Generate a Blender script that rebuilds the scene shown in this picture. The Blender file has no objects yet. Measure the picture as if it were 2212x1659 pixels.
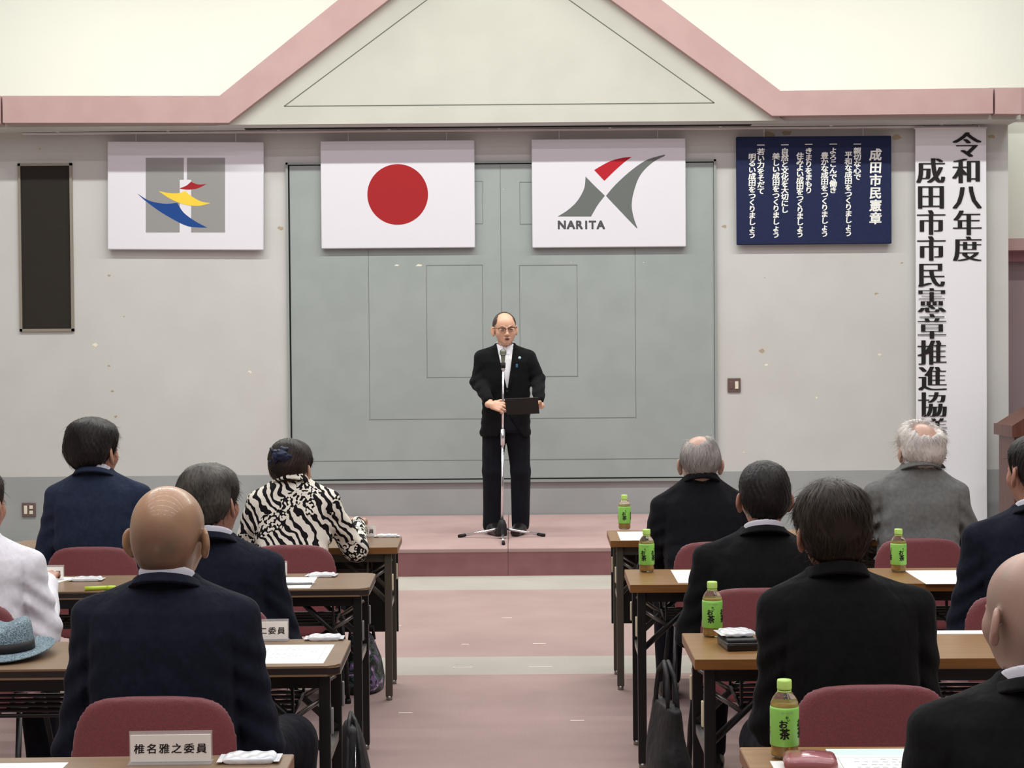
import bpy, bmesh, math, random
import numpy as np
from mathutils import Vector, Matrix
import openvdb

# ------------------------------------------------------------------ camera, world, lights, exposure
scene = bpy.context.scene
COL = scene.collection
F_PX, CX, CY = 3540.0, 1106.0, 829.5
CAM_Z = 1.58
cam_data = bpy.data.cameras.new('camera')
cam_data.sensor_width = 36.0
cam_data.lens = 36.0 * F_PX / 2212.0
cam_data.clip_start = 0.05
cam_data.clip_end = 100
cam = bpy.data.objects.new('camera', cam_data)
COL.objects.link(cam)
CAM_R = (Matrix.Rotation(math.radians(90 - 1.125), 4, 'X') @ Matrix.Rotation(math.radians(-0.45), 4, 'Z'))
cam.matrix_world = Matrix.Translation((0, 0, CAM_Z)) @ CAM_R
scene.camera = cam

scene.view_settings.view_transform = 'Standard'
scene.view_settings.look = 'None'
scene.view_settings.gamma = 1.0
scene.view_settings.use_curve_mapping = False
scene.view_settings.exposure = -0.12
scene.cycles.use_denoising = True
scene.cycles.max_bounces = 8
scene.cycles.diffuse_bounces = 4
scene.cycles.glossy_bounces = 3
scene.cycles.transmission_bounces = 6
scene.cycles.sample_clamp_indirect = 6.0

world = bpy.data.worlds.new('world')
scene.world = world
world.use_nodes = True
world.node_tree.nodes['Background'].inputs[0].default_value = (0.8, 0.82, 0.85, 1)
world.node_tree.nodes['Background'].inputs[1].default_value = 0.2

CEIL_Z = 6.0
# rows of fluorescent strips across the hall ceiling (greener near the stage); first row is an added fill brightening the upper wall
LAMP_ROWS = [(13.25, 135, (0.97, 1.0, 0.96)), (11.16, 400, (0.95, 1.0, 0.92)), (9.7, 110, (0.98, 0.93, 1.0)), (8.24, 55, (0.98, 0.94, 1.0)),
             (6.78, 70, (0.98, 0.96, 1.0)), (5.32, 85, (0.98, 0.96, 1.0)), (3.86, 95, (0.98, 0.96, 1.0)),
             (2.4, 105, (0.98, 0.96, 1.0)), (0.94, 115, (0.98, 0.96, 1.0)), (-0.9, 115, (0.98, 0.96, 1.0))]
for ly, watts, lc in LAMP_ROWS:
    for lx in (-4.0, -1.33, 1.33, 4.0):
        la = bpy.data.lights.new('ceiling_or_fill_lamp', 'AREA')
        la.shape = 'RECTANGLE'
        la.size, la.size_y = 2.4, 0.13
        la.energy = watts / 4.0
        la.color = lc
        lo = bpy.data.objects.new('ceiling_or_fill_lamp', la)
        lo.location = (lx - 0.1, ly, 5.6)
        COL.objects.link(lo)


def ray(px, py):
    return CAM_R.to_3x3() @ Vector(((px - CX) / F_PX, -(py - CY) / F_PX, -1.0))


def pd(px, py, y):
    """point of the hall seen at a photo position, at distance y from the viewer"""
    r = ray(px, py)
    return Vector((0, 0, CAM_Z)) + r * (y / r.y)


def pz(px, py, z):
    """point at height z seen at a photo position"""
    r = ray(px, py)
    return Vector((0, 0, CAM_Z)) + r * ((z - CAM_Z) / r.z)


# ------------------------------------------------------------------ materials
def lin(c):
    return tuple(((v / 255.0) / 12.92 if v <= 10 else (((v / 255.0) + 0.055) / 1.055) ** 2.4) for v in c) + (1.0,)


def mat(name, rgb, rough=0.6, metal=0.0, spec=0.5, noise=None, bump=None, coat=0.0, trans=0.0, sheen=0.0, ior=1.45, alpha=1.0):
    """noise=(scale, second rgb, stretch xyz, amount), bump=(scale, strength, distance, stretch)"""
    m = bpy.data.materials.new(name)
    m.use_nodes = True
    nt = m.node_tree
    b = nt.nodes['Principled BSDF']
    b.inputs['Base Color'].default_value = lin(rgb)
    b.inputs['Roughness'].default_value = rough
    b.inputs['Metallic'].default_value = metal
    b.inputs['Specular IOR Level'].default_value = spec
    b.inputs['Coat Weight'].default_value = coat
    b.inputs['Transmission Weight'].default_value = trans
    b.inputs['Sheen Weight'].default_value = sheen
    b.inputs['IOR'].default_value = ior
    b.inputs['Alpha'].default_value = alpha
    tc = None
    if noise or bump:
        tc = nt.nodes.new('ShaderNodeTexCoord')
    if noise:
        sc, rgb2, st, amt = noise
        mp = nt.nodes.new('ShaderNodeMapping')
        mp.inputs['Scale'].default_value = st
        nt.links.new(tc.outputs['Object'], mp.inputs[0])
        n = nt.nodes.new('ShaderNodeTexNoise')
        n.inputs['Scale'].default_value = sc
        n.inputs['Detail'].default_value = 4
        nt.links.new(mp.outputs[0], n.inputs['Vector'])
        r = nt.nodes.new('ShaderNodeValToRGB')
        r.color_ramp.elements[0].position = 0.5 - 0.5 / max(amt, .01) * 0.5
        r.color_ramp.elements[1].position = 0.5 + 0.5 / max(amt, .01) * 0.5
        r.color_ramp.elements[0].color = lin(rgb)
        r.color_ramp.elements[1].color = lin(rgb2)
        nt.links.new(n.outputs['Fac'], r.inputs[0])
        nt.links.new(r.outputs[0], b.inputs['Base Color'])
    if bump:
        sc, stg, dist, st = bump
        mp = nt.nodes.new('ShaderNodeMapping')
        mp.inputs['Scale'].default_value = st
        nt.links.new(tc.outputs['Object'], mp.inputs[0])
        n = nt.nodes.new('ShaderNodeTexNoise')
        n.inputs['Scale'].default_value = sc
        n.inputs['Detail'].default_value = 3
        nt.links.new(mp.outputs[0], n.inputs['Vector'])
        bp = nt.nodes.new('ShaderNodeBump')
        bp.inputs['Strength'].default_value = stg
        bp.inputs['Distance'].default_value = dist
        nt.links.new(n.outputs['Fac'], bp.inputs['Height'])
        nt.links.new(bp.outputs[0], b.inputs['Normal'])
    return m


def tone_mat(name, rgb0, rgb1, rough=0.5, spec=0.5, coat=0.0, bump=None, noise=None):
    """colour mixed by the mesh's own 'tone' pigment attribute"""
    m = mat(name, rgb0, rough=rough, spec=spec, coat=coat, bump=bump)
    nt = m.node_tree
    b = nt.nodes['Principled BSDF']
    at = nt.nodes.new('ShaderNodeAttribute')
    at.attribute_name = 'tone'
    mx = nt.nodes.new('ShaderNodeMix')
    mx.data_type = 'RGBA'
    mx.inputs['A'].default_value = lin(rgb0)
    mx.inputs['B'].default_value = lin(rgb1)
    nt.links.new(at.outputs['Fac'], mx.inputs['Factor'])
    out = mx.outputs['Result']
    if noise:
        sc, rgb2, amt = noise
        tc = nt.nodes.new('ShaderNodeTexCoord')
        n = nt.nodes.new('ShaderNodeTexNoise')
        n.inputs['Scale'].default_value = sc
        n.inputs['Detail'].default_value = 3
        nt.links.new(tc.outputs['Object'], n.inputs['Vector'])
        mr = nt.nodes.new('ShaderNodeMapRange')
        mr.inputs['From Min'].default_value = 0.45
        mr.inputs['From Max'].default_value = 0.75
        mr.inputs['To Max'].default_value = amt
        nt.links.new(n.outputs['Fac'], mr.inputs['Value'])
        m2 = nt.nodes.new('ShaderNodeMix')
        m2.data_type = 'RGBA'
        nt.links.new(out, m2.inputs['A'])
        m2.inputs['B'].default_value = lin(rgb2)
        nt.links.new(mr.outputs[0], m2.inputs['Factor'])
        out = m2.outputs['Result']
    nt.links.new(out, b.inputs['Base Color'])
    return m


def floor_mat():
    m = mat('floor_carpet', (186, 142, 142), rough=0.95, spec=0.1, bump=(900, 0.5, 0.004, (1, 1, 1)))
    nt = m.node_tree
    b = nt.nodes['Principled BSDF']
    tc = nt.nodes.new('ShaderNodeTexCoord')
    sep = nt.nodes.new('ShaderNodeSeparateXYZ')
    nt.links.new(tc.outputs['Object'], sep.inputs[0])

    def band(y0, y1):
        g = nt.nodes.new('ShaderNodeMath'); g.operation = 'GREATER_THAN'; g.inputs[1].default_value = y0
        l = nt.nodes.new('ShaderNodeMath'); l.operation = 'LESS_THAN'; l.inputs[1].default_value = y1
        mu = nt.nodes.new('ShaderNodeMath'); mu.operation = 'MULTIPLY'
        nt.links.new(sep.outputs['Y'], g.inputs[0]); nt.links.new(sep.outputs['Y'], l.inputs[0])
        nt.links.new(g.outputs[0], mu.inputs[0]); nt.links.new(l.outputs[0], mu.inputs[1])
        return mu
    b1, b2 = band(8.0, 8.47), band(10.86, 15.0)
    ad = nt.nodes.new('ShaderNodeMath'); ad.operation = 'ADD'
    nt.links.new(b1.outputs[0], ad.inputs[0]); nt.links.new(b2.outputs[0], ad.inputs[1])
    n = nt.nodes.new('ShaderNodeTexNoise'); n.inputs['Scale'].default_value = 2.2; n.inputs['Detail'].default_value = 5
    nt.links.new(tc.outputs['Object'], n.inputs['Vector'])
    n2 = nt.nodes.new('ShaderNodeTexNoise'); n2.inputs['Scale'].default_value = 160; n2.inputs['Detail'].default_value = 2
    nt.links.new(tc.outputs['Object'], n2.inputs['Vector'])
    nm = nt.nodes.new('ShaderNodeMath'); nm.operation = 'ADD'
    nt.links.new(n.outputs['Fac'], nm.inputs[0]); nt.links.new(n2.outputs['Fac'], nm.inputs[1])
    mr = nt.nodes.new('ShaderNodeMapRange'); mr.inputs['From Min'].default_value = 0.7; mr.inputs['From Max'].default_value = 1.3
    nt.links.new(nm.outputs[0], mr.inputs['Value'])
    cols = []
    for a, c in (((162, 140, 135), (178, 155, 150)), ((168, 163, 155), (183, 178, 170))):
        mx = nt.nodes.new('ShaderNodeMix'); mx.data_type = 'RGBA'
        mx.inputs['A'].default_value = lin(a); mx.inputs['B'].default_value = lin(c)
        nt.links.new(mr.outputs[0], mx.inputs['Factor'])
        cols.append(mx)
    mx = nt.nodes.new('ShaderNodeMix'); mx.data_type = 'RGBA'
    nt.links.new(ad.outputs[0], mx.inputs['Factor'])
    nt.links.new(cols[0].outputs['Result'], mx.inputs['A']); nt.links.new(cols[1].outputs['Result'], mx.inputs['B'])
    nt.links.new(mx.outputs['Result'], b.inputs['Base Color'])
    return m


def zebra_mat():
    m = mat('zebra_print', (240, 236, 222), rough=0.8, spec=0.2)
    nt = m.node_tree
    b = nt.nodes['Principled BSDF']
    tc = nt.nodes.new('ShaderNodeTexCoord')
    w = nt.nodes.new('ShaderNodeTexWave')
    w.inputs['Scale'].default_value = 9
    w.inputs['Distortion'].default_value = 9
    w.inputs['Detail'].default_value = 2
    w.inputs['Detail Scale'].default_value = 1.3
    mp = nt.nodes.new('ShaderNodeMapping')
    mp.inputs['Rotation'].default_value = (0.3, 0.5, 0.2)
    nt.links.new(tc.outputs['Object'], mp.inputs[0])
    nt.links.new(mp.outputs[0], w.inputs['Vector'])
    v = nt.nodes.new('ShaderNodeTexNoise')
    v.inputs['Scale'].default_value = 85
    v.inputs['Detail'].default_value = 0
    nt.links.new(tc.outputs['Object'], v.inputs['Vector'])
    z = nt.nodes.new('ShaderNodeTexNoise')
    z.inputs['Scale'].default_value = 9
    z.inputs['Detail'].default_value = 1
    nt.links.new(tc.outputs['Object'], z.inputs['Vector'])

    def th(node, out, t):
        g = nt.nodes.new('ShaderNodeMath'); g.operation = 'GREATER_THAN'; g.inputs[1].default_value = t
        nt.links.new(node.outputs[out], g.inputs[0])
        return g
    a, c, s = th(w, 'Fac', 0.46), th(v, 'Fac', 0.5), th(z, 'Fac', 0.56)
    mx = nt.nodes.new('ShaderNodeMix'); mx.data_type = 'FLOAT'
    nt.links.new(s.outputs[0], mx.inputs['Factor'])
    nt.links.new(a.outputs[0], mx.inputs['A']); nt.links.new(c.outputs[0], mx.inputs['B'])
    mc = nt.nodes.new('ShaderNodeMix'); mc.data_type = 'RGBA'
    mc.inputs['A'].default_value = lin((22, 18, 22)); mc.inputs['B'].default_value = lin((240, 236, 220))
    nt.links.new(mx.outputs['Result'], mc.inputs['Factor'])
    nt.links.new(mc.outputs['Result'], b.inputs['Base Color'])
    return m


def floral_mat():
    m = mat('floral_fabric', (30, 30, 34), rough=0.5)
    nt = m.node_tree
    b = nt.nodes['Principled BSDF']
    tc = nt.nodes.new('ShaderNodeTexCoord')
    v = nt.nodes.new('ShaderNodeTexVoronoi'); v.inputs['Scale'].default_value = 22
    n = nt.nodes.new('ShaderNodeTexNoise'); n.inputs['Scale'].default_value = 14; n.inputs['Distortion'].default_value = 1.5
    nt.links.new(tc.outputs['Object'], v.inputs['Vector']); nt.links.new(tc.outputs['Object'], n.inputs['Vector'])
    r = nt.nodes.new('ShaderNodeValToRGB')
    r.color_ramp.interpolation = 'CONSTANT'
    els = r.color_ramp.elements
    els[0].position = 0; els[0].color = lin((22, 24, 26))
    els[1].position = 0.46; els[1].color = lin((62, 92, 84))
    for p, c in ((0.52, (28, 28, 34)), (0.57, (120, 100, 140)), (0.64, (190, 176, 200)), (0.7, (80, 60, 90))):
        e = els.new(p); e.color = lin(c)
    nt.links.new(n.outputs['Fac'], r.inputs[0])
    nt.links.new(r.outputs[0], b.inputs['Base Color'])
    return m


def weave_mat():
    m = mat('woven_straw', (112, 132, 140), rough=0.8)
    nt = m.node_tree
    b = nt.nodes['Principled BSDF']
    tc = nt.nodes.new('ShaderNodeTexCoord')
    ch = nt.nodes.new('ShaderNodeTexNoise'); ch.inputs['Scale'].default_value = 260; ch.inputs['Detail'].default_value = 1
    nt.links.new(tc.outputs['Object'], ch.inputs['Vector'])
    r = nt.nodes.new('ShaderNodeValToRGB')
    r.color_ramp.elements[0].position = 0.40; r.color_ramp.elements[0].color = lin((84, 106, 116))
    r.color_ramp.elements[1].position = 0.62; r.color_ramp.elements[1].color = lin((148, 168, 174))
    nt.links.new(ch.outputs['Fac'], r.inputs[0])
    nt.links.new(r.outputs[0], b.inputs['Base Color'])
    bp = nt.nodes.new('ShaderNodeBump'); bp.inputs['Strength'].default_value = 0.8; bp.inputs['Distance'].default_value = 0.003
    nt.links.new(ch.outputs['Fac'], bp.inputs['Height']); nt.links.new(bp.outputs[0], b.inputs['Normal'])
    return m


def cloth(name, rgb, rgb2=None, rough=0.85):
    rgb2 = rgb2 or tuple(min(255, v + 8) for v in rgb)
    return mat(name, rgb, rough=rough, spec=0.15, noise=(60, rgb2, (1, 1, 1), 1.5), bump=(13, 0.8, 0.018, (1, 1, 0.5)), sheen=0.03)


M = {}
M['floor'] = floor_mat()
M['wall'] = mat('wall_paint', (204, 203, 201), rough=0.85, spec=0.2, noise=(2.2, (199, 197, 194), (1, 1, 1), 1.6), bump=(60, 0.12, 0.004, (1, 1, 1)))
M['dado'] = mat('dado_paint', (164, 166, 167), rough=0.8, spec=0.2, noise=(3, (157, 159, 160), (1, 1, 1), 1.6), bump=(60, 0.12, 0.004, (1, 1, 1)))
M['upper'] = mat('cream_wall_paint', (236, 238, 228), rough=0.9, spec=0.2, noise=(1.2, (233, 235, 225), (1, 1, 0.3), 1.6))
M['hall'] = mat('hall_wall_paint', (168, 162, 158), rough=0.9, spec=0.2)
M['ceil'] = mat('ceiling_board', (190, 188, 184), rough=0.95, spec=0.1, noise=(40, (176, 174, 170), (1, 1, 1), 2))
M['pink'] = mat('pink_beam_paint', (184, 153, 152), rough=0.7, spec=0.25, noise=(5, (180, 148, 147), (1, 1, 1), 2), bump=(200, 0.1, 0.002, (1, 1, 1)))
M['gable'] = mat('gable_panel_paint', (194, 192, 184), rough=0.8, spec=0.2, noise=(3, (190, 188, 180), (1, 1, 1), 2))
M['groove'] = mat('groove_shadow_gap', (104, 106, 98), rough=0.9)
M['door'] = mat('partition_grey_paint', (160, 167, 166), rough=0.6, spec=0.3, noise=(4, (155, 162, 161), (1, 1, 1), 2))
M['door_line'] = mat('partition_joint', (122, 127, 123), rough=0.8)
M['door_frame'] = mat('partition_frame', (150, 156, 154), rough=0.5)
M['black'] = mat('black_gap', (14, 14, 15), rough=0.8)
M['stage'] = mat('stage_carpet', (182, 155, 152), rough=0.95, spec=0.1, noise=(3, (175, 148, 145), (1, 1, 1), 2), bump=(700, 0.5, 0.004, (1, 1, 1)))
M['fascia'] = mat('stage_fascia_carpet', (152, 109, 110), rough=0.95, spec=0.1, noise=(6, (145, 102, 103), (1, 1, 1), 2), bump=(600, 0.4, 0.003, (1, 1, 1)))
M['mauve'] = mat('mauve_door', (160, 140, 145), rough=0.8)
M['mauve_dark'] = mat('mauve_trim', (170, 122, 132), rough=0.8)
M['chip'] = mat('bare_plaster', (236, 228, 210), rough=0.9)
M['stain'] = mat('old_stain', (176, 160, 138), rough=0.9)
M['tape'] = mat('pale_tape', (214, 200, 190), rough=0.8)
M['board_white'] = mat('white_board_cloth', (226, 223, 232), rough=0.75, spec=0.2, bump=(5, 0.25, 0.01, (1, 1, 1)))
M['board_blue'] = mat('navy_board', (30, 38, 72), rough=0.7, spec=0.25, noise=(30, (33, 41, 76), (1, 1, 1), 2))
M['letter_white'] = mat('white_lettering', (240, 240, 236), rough=0.7)
M['letter_black'] = mat('black_lettering', (22, 16, 20), rough=0.7)
M['ink_grey'] = mat('printed_grey', (178, 180, 178), rough=0.8)
M['emblem_grey'] = mat('emblem_grey', (148, 146, 146), rough=0.75)
M['emblem_slate'] = mat('emblem_slate', (104, 108, 106), rough=0.75)
M['emblem_dark'] = mat('emblem_charcoal', (78, 76, 80), rough=0.75)
M['flag_red'] = mat('flag_red', (164, 22, 28), rough=0.75)
M['emblem_red'] = mat('emblem_red', (182, 18, 34), rough=0.75)
M['emblem_darkred'] = mat('emblem_dark_red', (160, 24, 36), rough=0.75)
M['emblem_blue'] = mat('emblem_blue', (12, 66, 138), rough=0.75)
M['emblem_yellow'] = mat('emblem_yellow', (244, 208, 66), rough=0.75)
M['banner'] = mat('banner_paper', (236, 234, 240), rough=0.7, spec=0.25)
M['rail'] = mat('rail_white_metal', (226, 220, 222), rough=0.4, metal=0.2)
M['grille'] = mat('speaker_grille_cloth', (46, 40, 36), rough=0.95, noise=(300, (36, 32, 28), (1, 1, 1), 3))
M['grille_frame'] = mat('grille_frame', (150, 142, 130), rough=0.5, metal=0.3)
M['plate'] = mat('brown_switch_plate', (120, 98, 94), rough=0.4, metal=0.4)
M['switch'] = mat('ivory_switch', (226, 218, 200), rough=0.4)
M['wood_top'] = mat('wood_laminate', (150, 113, 68), rough=0.32, spec=0.5, noise=(3.2, (138, 102, 60), (1, 26, 1), 2.2))
M['wood_edge'] = mat('wood_edge_band', (140, 94, 46), rough=0.4, noise=(4, (124, 82, 40), (1, 20, 20), 2))
M['grey_top'] = mat('taupe_laminate', (138, 112, 84), rough=0.32, spec=0.5, noise=(3.2, (128, 104, 78), (1, 26, 1), 2.2))
M['dark_edge'] = mat('dark_rubber_edge', (44, 36, 34), rough=0.45)
M['steel_black'] = mat('black_painted_steel', (22, 21, 22), rough=0.4, spec=0.5)
M['steel_olive'] = mat('olive_painted_steel', (74, 70, 58), rough=0.45, spec=0.5)
M['steel_grey'] = mat('zinc_steel', (150, 148, 142), rough=0.35, metal=0.8)
M['bumper'] = mat('cream_bumper', (226, 216, 184), rough=0.5)
M['bumper_grey'] = mat('grey_bumper', (134, 136, 136), rough=0.5)
M['panel_black'] = mat('black_modesty_panel', (24, 23, 22), rough=0.6)
M['maroon'] = mat('maroon_upholstery', (128, 64, 67), rough=0.48, spec=0.55, noise=(220, (118, 57, 60), (1, 1, 1), 2), bump=(300, 0.25, 0.002, (1, 1, 1)), sheen=0.15)
M['paper'] = mat('white_paper', (246, 248, 242), rough=0.7, spec=0.25)
M['paper_blue'] = mat('pale_mint_paper', (214, 238, 230), rough=0.7, spec=0.25)
M['card'] = mat('name_card_paper', (252, 248, 240), rough=0.6)
M['acrylic'] = mat('clear_acrylic', (236, 234, 230), rough=0.05, alpha=0.28)
M['packet'] = mat('white_film', (240, 240, 236), rough=0.25, spec=0.6, noise=(22, (216, 222, 226), (1, 1, 1), 1.6), bump=(40, 0.4, 0.004, (1, 1, 1)))
M['cap'] = mat('lime_cap', (198, 238, 124), rough=0.4, bump=(120, 0.2, 0.002, (1, 1, 0.05)))
M['label'] = mat('green_label', (164, 226, 112), rough=0.3, noise=(16, (134, 208, 86), (1, 1, 0.2), 1.3))
M['pet'] = mat('clear_plastic', (238, 242, 226), rough=0.06, trans=0.95, ior=1.25)
M['tea'] = mat('amber_tea', (242, 196, 100), rough=0.1, trans=0.55, ior=1.33, noise=(40, (224, 160, 60), (1, 1, 1), 2))
M['chrome'] = mat('chrome', (226, 226, 232), rough=0.18, metal=1.0)
M['mic_grille'] = mat('mic_mesh', (120, 122, 112), rough=0.4, metal=0.7, bump=(500, 0.6, 0.002, (1, 1, 1)))
M['mic_body'] = mat('mic_grey', (132, 134, 124), rough=0.4, metal=0.4)
M['rubber'] = mat('black_rubber', (18, 16, 17), rough=0.6)
M['leather'] = mat('black_leather_shoe', (24, 20, 22), rough=0.28, spec=0.6)
M['bag_black'] = mat('black_nylon', (24, 25, 25), rough=0.6, noise=(30, (32, 33, 33), (1, 1, 1), 2), bump=(9, 0.6, 0.02, (1, 1, 1)))
M['brown_wood'] = mat('dark_brown_wood', (98, 58, 46), rough=0.4, noise=(5, (84, 48, 38), (12, 12, 1), 2))
M['pinkcase'] = mat('rose_glossy_plastic', (166, 104, 106), rough=0.15, spec=0.6, coat=0.4)
M['marker'] = mat('yellow_green_plastic', (196, 226, 70), rough=0.4)
M['weave'] = weave_mat()
M['hat_band'] = mat('black_ribbon', (24, 22, 22), rough=0.6)
M['zebra'] = zebra_mat()
M['floral'] = floral_mat()
M['glass_frame'] = mat('dark_brown_frame', (46, 26, 24), rough=0.3)
M['lens'] = mat('spectacle_lens', (250, 250, 250), rough=0.02, trans=1.0, ior=1.05)
M['pin_white'] = mat('pale_badge', (190, 226, 232), rough=0.3, metal=0.2)
M['pin_blue'] = mat('blue_badge', (60, 110, 150), rough=0.3)
M['white_shirt'] = cloth('white_shirt_cloth', (232, 232, 236), (240, 240, 244), rough=0.8)
M['collar'] = mat('white_collar_cloth', (236, 238, 248), rough=0.7)
M['navy'] = cloth('navy_suit_cloth', (36, 45, 64), (42, 51, 71))
M['ink_navy'] = cloth('dark_navy_suit_cloth', (21, 25, 37), (26, 30, 43))
M['charcoal'] = cloth('charcoal_suit_cloth', (17, 18, 22), (21, 22, 26))
M['black_suit'] = cloth('black_suit_cloth', (17, 18, 19), (21, 22, 23))
M['black_shirt'] = cloth('black_shirt_cloth', (14, 14, 14), (18, 18, 18))
M['grey_suit'] = cloth('grey_suit_cloth', (108, 110, 107), (120, 121, 118))
M['trousers'] = cloth('dark_trouser_cloth', (17, 18, 25), (21, 22, 29))
M['speaker_suit'] = cloth('speaker_black_cloth', (13, 13, 16), (17, 17, 20))

# ------------------------------------------------------------------ object helpers
def link(o, parent=None):
    COL.objects.link(o)
    if parent is not None:
        o.parent = parent
    return o


def tag(o, label=None, cat=None, group=None, kind=None):
    if label: o['label'] = label
    if cat: o['category'] = cat
    if group: o['group'] = group
    if kind: o['kind'] = kind
    return o


def empty(name, loc=(0, 0, 0), rz=0.0, label=None, cat=None, group=None):
    o = bpy.data.objects.new(name, None)
    o.empty_display_size = 0.05
    o.location = loc
    o.rotation_euler = (0, 0, rz)
    link(o)
    return tag(o, label, cat, group)


def copy_tree(o, parent=None):
    c = o.copy()
    COL.objects.link(c)
    c.parent = parent
    for ch in list(o.children):
        copy_tree(ch, c)
    return c


class MB:
    """collects simple solids and links them as ONE mesh object"""
    def __init__(self):
        self.bm = bmesh.new()

    def _fin(self, verts, mi, smooth=False):
        fs = set()
        for v in verts:
            fs.update(v.link_faces)
        for f in fs:
            f.material_index = mi
            f.smooth = smooth
        return self

    def box(self, lo, hi, mi=0, bevel=0.0, seg=2, rot=None, piv=None):
        c = [(a + b) / 2 for a, b in zip(lo, hi)]
        s = [abs(b - a) for a, b in zip(lo, hi)]
        mtx = Matrix.Translation(c) @ Matrix.Diagonal((*s, 1))
        if rot is not None:
            p = Vector(piv if piv is not None else c)
            mtx = Matrix.Translation(p) @ rot.to_4x4() @ Matrix.Translation(-p) @ mtx
        r = bmesh.ops.create_cube(self.bm, size=1.0, matrix=mtx)
        vs = r['verts']
        if bevel > 0:
            es = list({e for v in vs for e in v.link_edges})
            rb = bmesh.ops.bevel(self.bm, geom=es, offset=bevel, segments=seg, profile=0.5, affect='EDGES', clamp_overlap=True)
            for f in rb['faces']:
                f.material_index = mi
                f.smooth = True
            vs = rb['verts']
            fs = {f for v in rb['verts'] for f in v.link_faces}
            for f in fs:
                f.material_index = mi
            return self
        return self._fin(vs, mi)

    def cyl(self, p0, p1, r0, r1=None, n=12, mi=0, caps=True, smooth=True):
        p0, p1 = Vector(p0), Vector(p1)
        r1 = r0 if r1 is None else r1
        d = p1 - p0
        q = d.to_track_quat('Z', 'Y').to_matrix()
        a, b = [], []
        for i in range(n):
            t = 2 * math.pi * i / n
            u = q @ Vector((math.cos(t), math.sin(t), 0))
            a.append(self.bm.verts.new(p0 + u * r0))
            b.append(self.bm.verts.new(p1 + u * r1))
        for i in range(n):
            f = self.bm.faces.new((a[i], a[(i + 1) % n], b[(i + 1) % n], b[i]))
            f.material_index = mi
            f.smooth = smooth
        if caps:
            for ring in (a[::-1], b):
                f = self.bm.faces.new(ring)
                f.material_index = mi
        return self

    def tube(self, pts, r, n=10, mi=0):
        pts = [Vector(p) for p in pts]
        rings = []
        up = Vector((0.013, 0.021, 1))
        for i, p in enumerate(pts):
            d = (pts[min(i + 1, len(pts) - 1)] - pts[max(i - 1, 0)]).normalized()
            x = d.cross(up)
            if x.length < 0.05:
                x = d.cross(Vector((1, 0, 0)))
            x.normalize()
            y = d.cross(x)
            rr = r[i] if isinstance(r, (list, tuple)) else r
            rings.append([self.bm.verts.new(p + x * rr * math.cos(2 * math.pi * k / n) + y * rr * math.sin(2 * math.pi * k / n)) for k in range(n)])
        for a, b in zip(rings[:-1], rings[1:]):
            for k in range(n):
                f = self.bm.faces.new((a[k], a[(k + 1) % n], b[(k + 1) % n], b[k]))
                f.smooth = True
                f.material_index = mi
        for ring in (rings[0][::-1], rings[-1]):
            f = self.bm.faces.new(ring)
            f.material_index = mi
        return self

    def lathe(self, prof, n=28, c=(0, 0, 0), mi=0, sx=1.0, sy=1.0):
        c = Vector(c)
        rings = []
        for r, z in prof:
            rings.append([self.bm.verts.new(c + Vector((r * sx * math.cos(2 * math.pi * k / n), r * sy * math.sin(2 * math.pi * k / n), z))) for k in range(n)])
        for a, b in zip(rings[:-1], rings[1:]):
            for k in range(n):
                f = self.bm.faces.new((a[k], a[(k + 1) % n], b[(k + 1) % n], b[k]))
                f.smooth = True
                f.material_index = mi
        if prof[0][0] > 1e-4:
            f = self.bm.faces.new(rings[0][::-1]); f.material_index = mi
        if prof[-1][0] > 1e-4:
            f = self.bm.faces.new(rings[-1]); f.material_index = mi
        return self

    def prism(self, pts, axis, a, b, mi=0, mi_side=None):
        """polygon pts (2-D) extruded along axis from a to b"""
        def mk(p, t):
            if axis == 'Y': return Vector((p[0], t, p[1]))
            if axis == 'Z': return Vector((p[0], p[1], t))
            return Vector((t, p[0], p[1]))
        va = [self.bm.verts.new(mk(p, a)) for p in pts]
        vb = [self.bm.verts.new(mk(p, b)) for p in pts]
        n = len(pts)
        for ring in (va[::-1], vb):
            f = self.bm.faces.new(ring); f.material_index = mi
        for i in range(n):
            f = self.bm.faces.new((va[i], va[(i + 1) % n], vb[(i + 1) % n], vb[i]))
            f.material_index = mi if mi_side is None else mi_side
        return self

    def build(self, name, mats, parent=None, tri=False):
        bmesh.ops.recalc_face_normals(self.bm, faces=self.bm.faces[:])
        if tri:
            bmesh.ops.triangulate(self.bm, faces=[f for f in self.bm.faces if len(f.verts) > 4])
        me = bpy.data.meshes.new(name)
        self.bm.to_mesh(me)
        self.bm.free()
        for m in (mats if isinstance(mats, (list, tuple)) else [mats]):
            me.materials.append(m)
        return link(bpy.data.objects.new(name, me), parent)


def structure(o, label=None):
    o['kind'] = 'structure'
    if label: o['label'] = label
    return o


def rrect(w, d, r, n=6):
    pts = []
    for cx, cy, a0 in ((w / 2 - r, d / 2 - r, 0), (-w / 2 + r, d / 2 - r, 90), (-w / 2 + r, -d / 2 + r, 180), (w / 2 - r, -d / 2 + r, 270)):
        for k in range(n + 1):
            a = math.radians(a0 + 90 * k / n)
            pts.append((cx + r * math.cos(a), cy + r * math.sin(a)))
    return pts


# lettering: every character as real outline faces, set in the font Blender carries
_gl = {}


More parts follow.
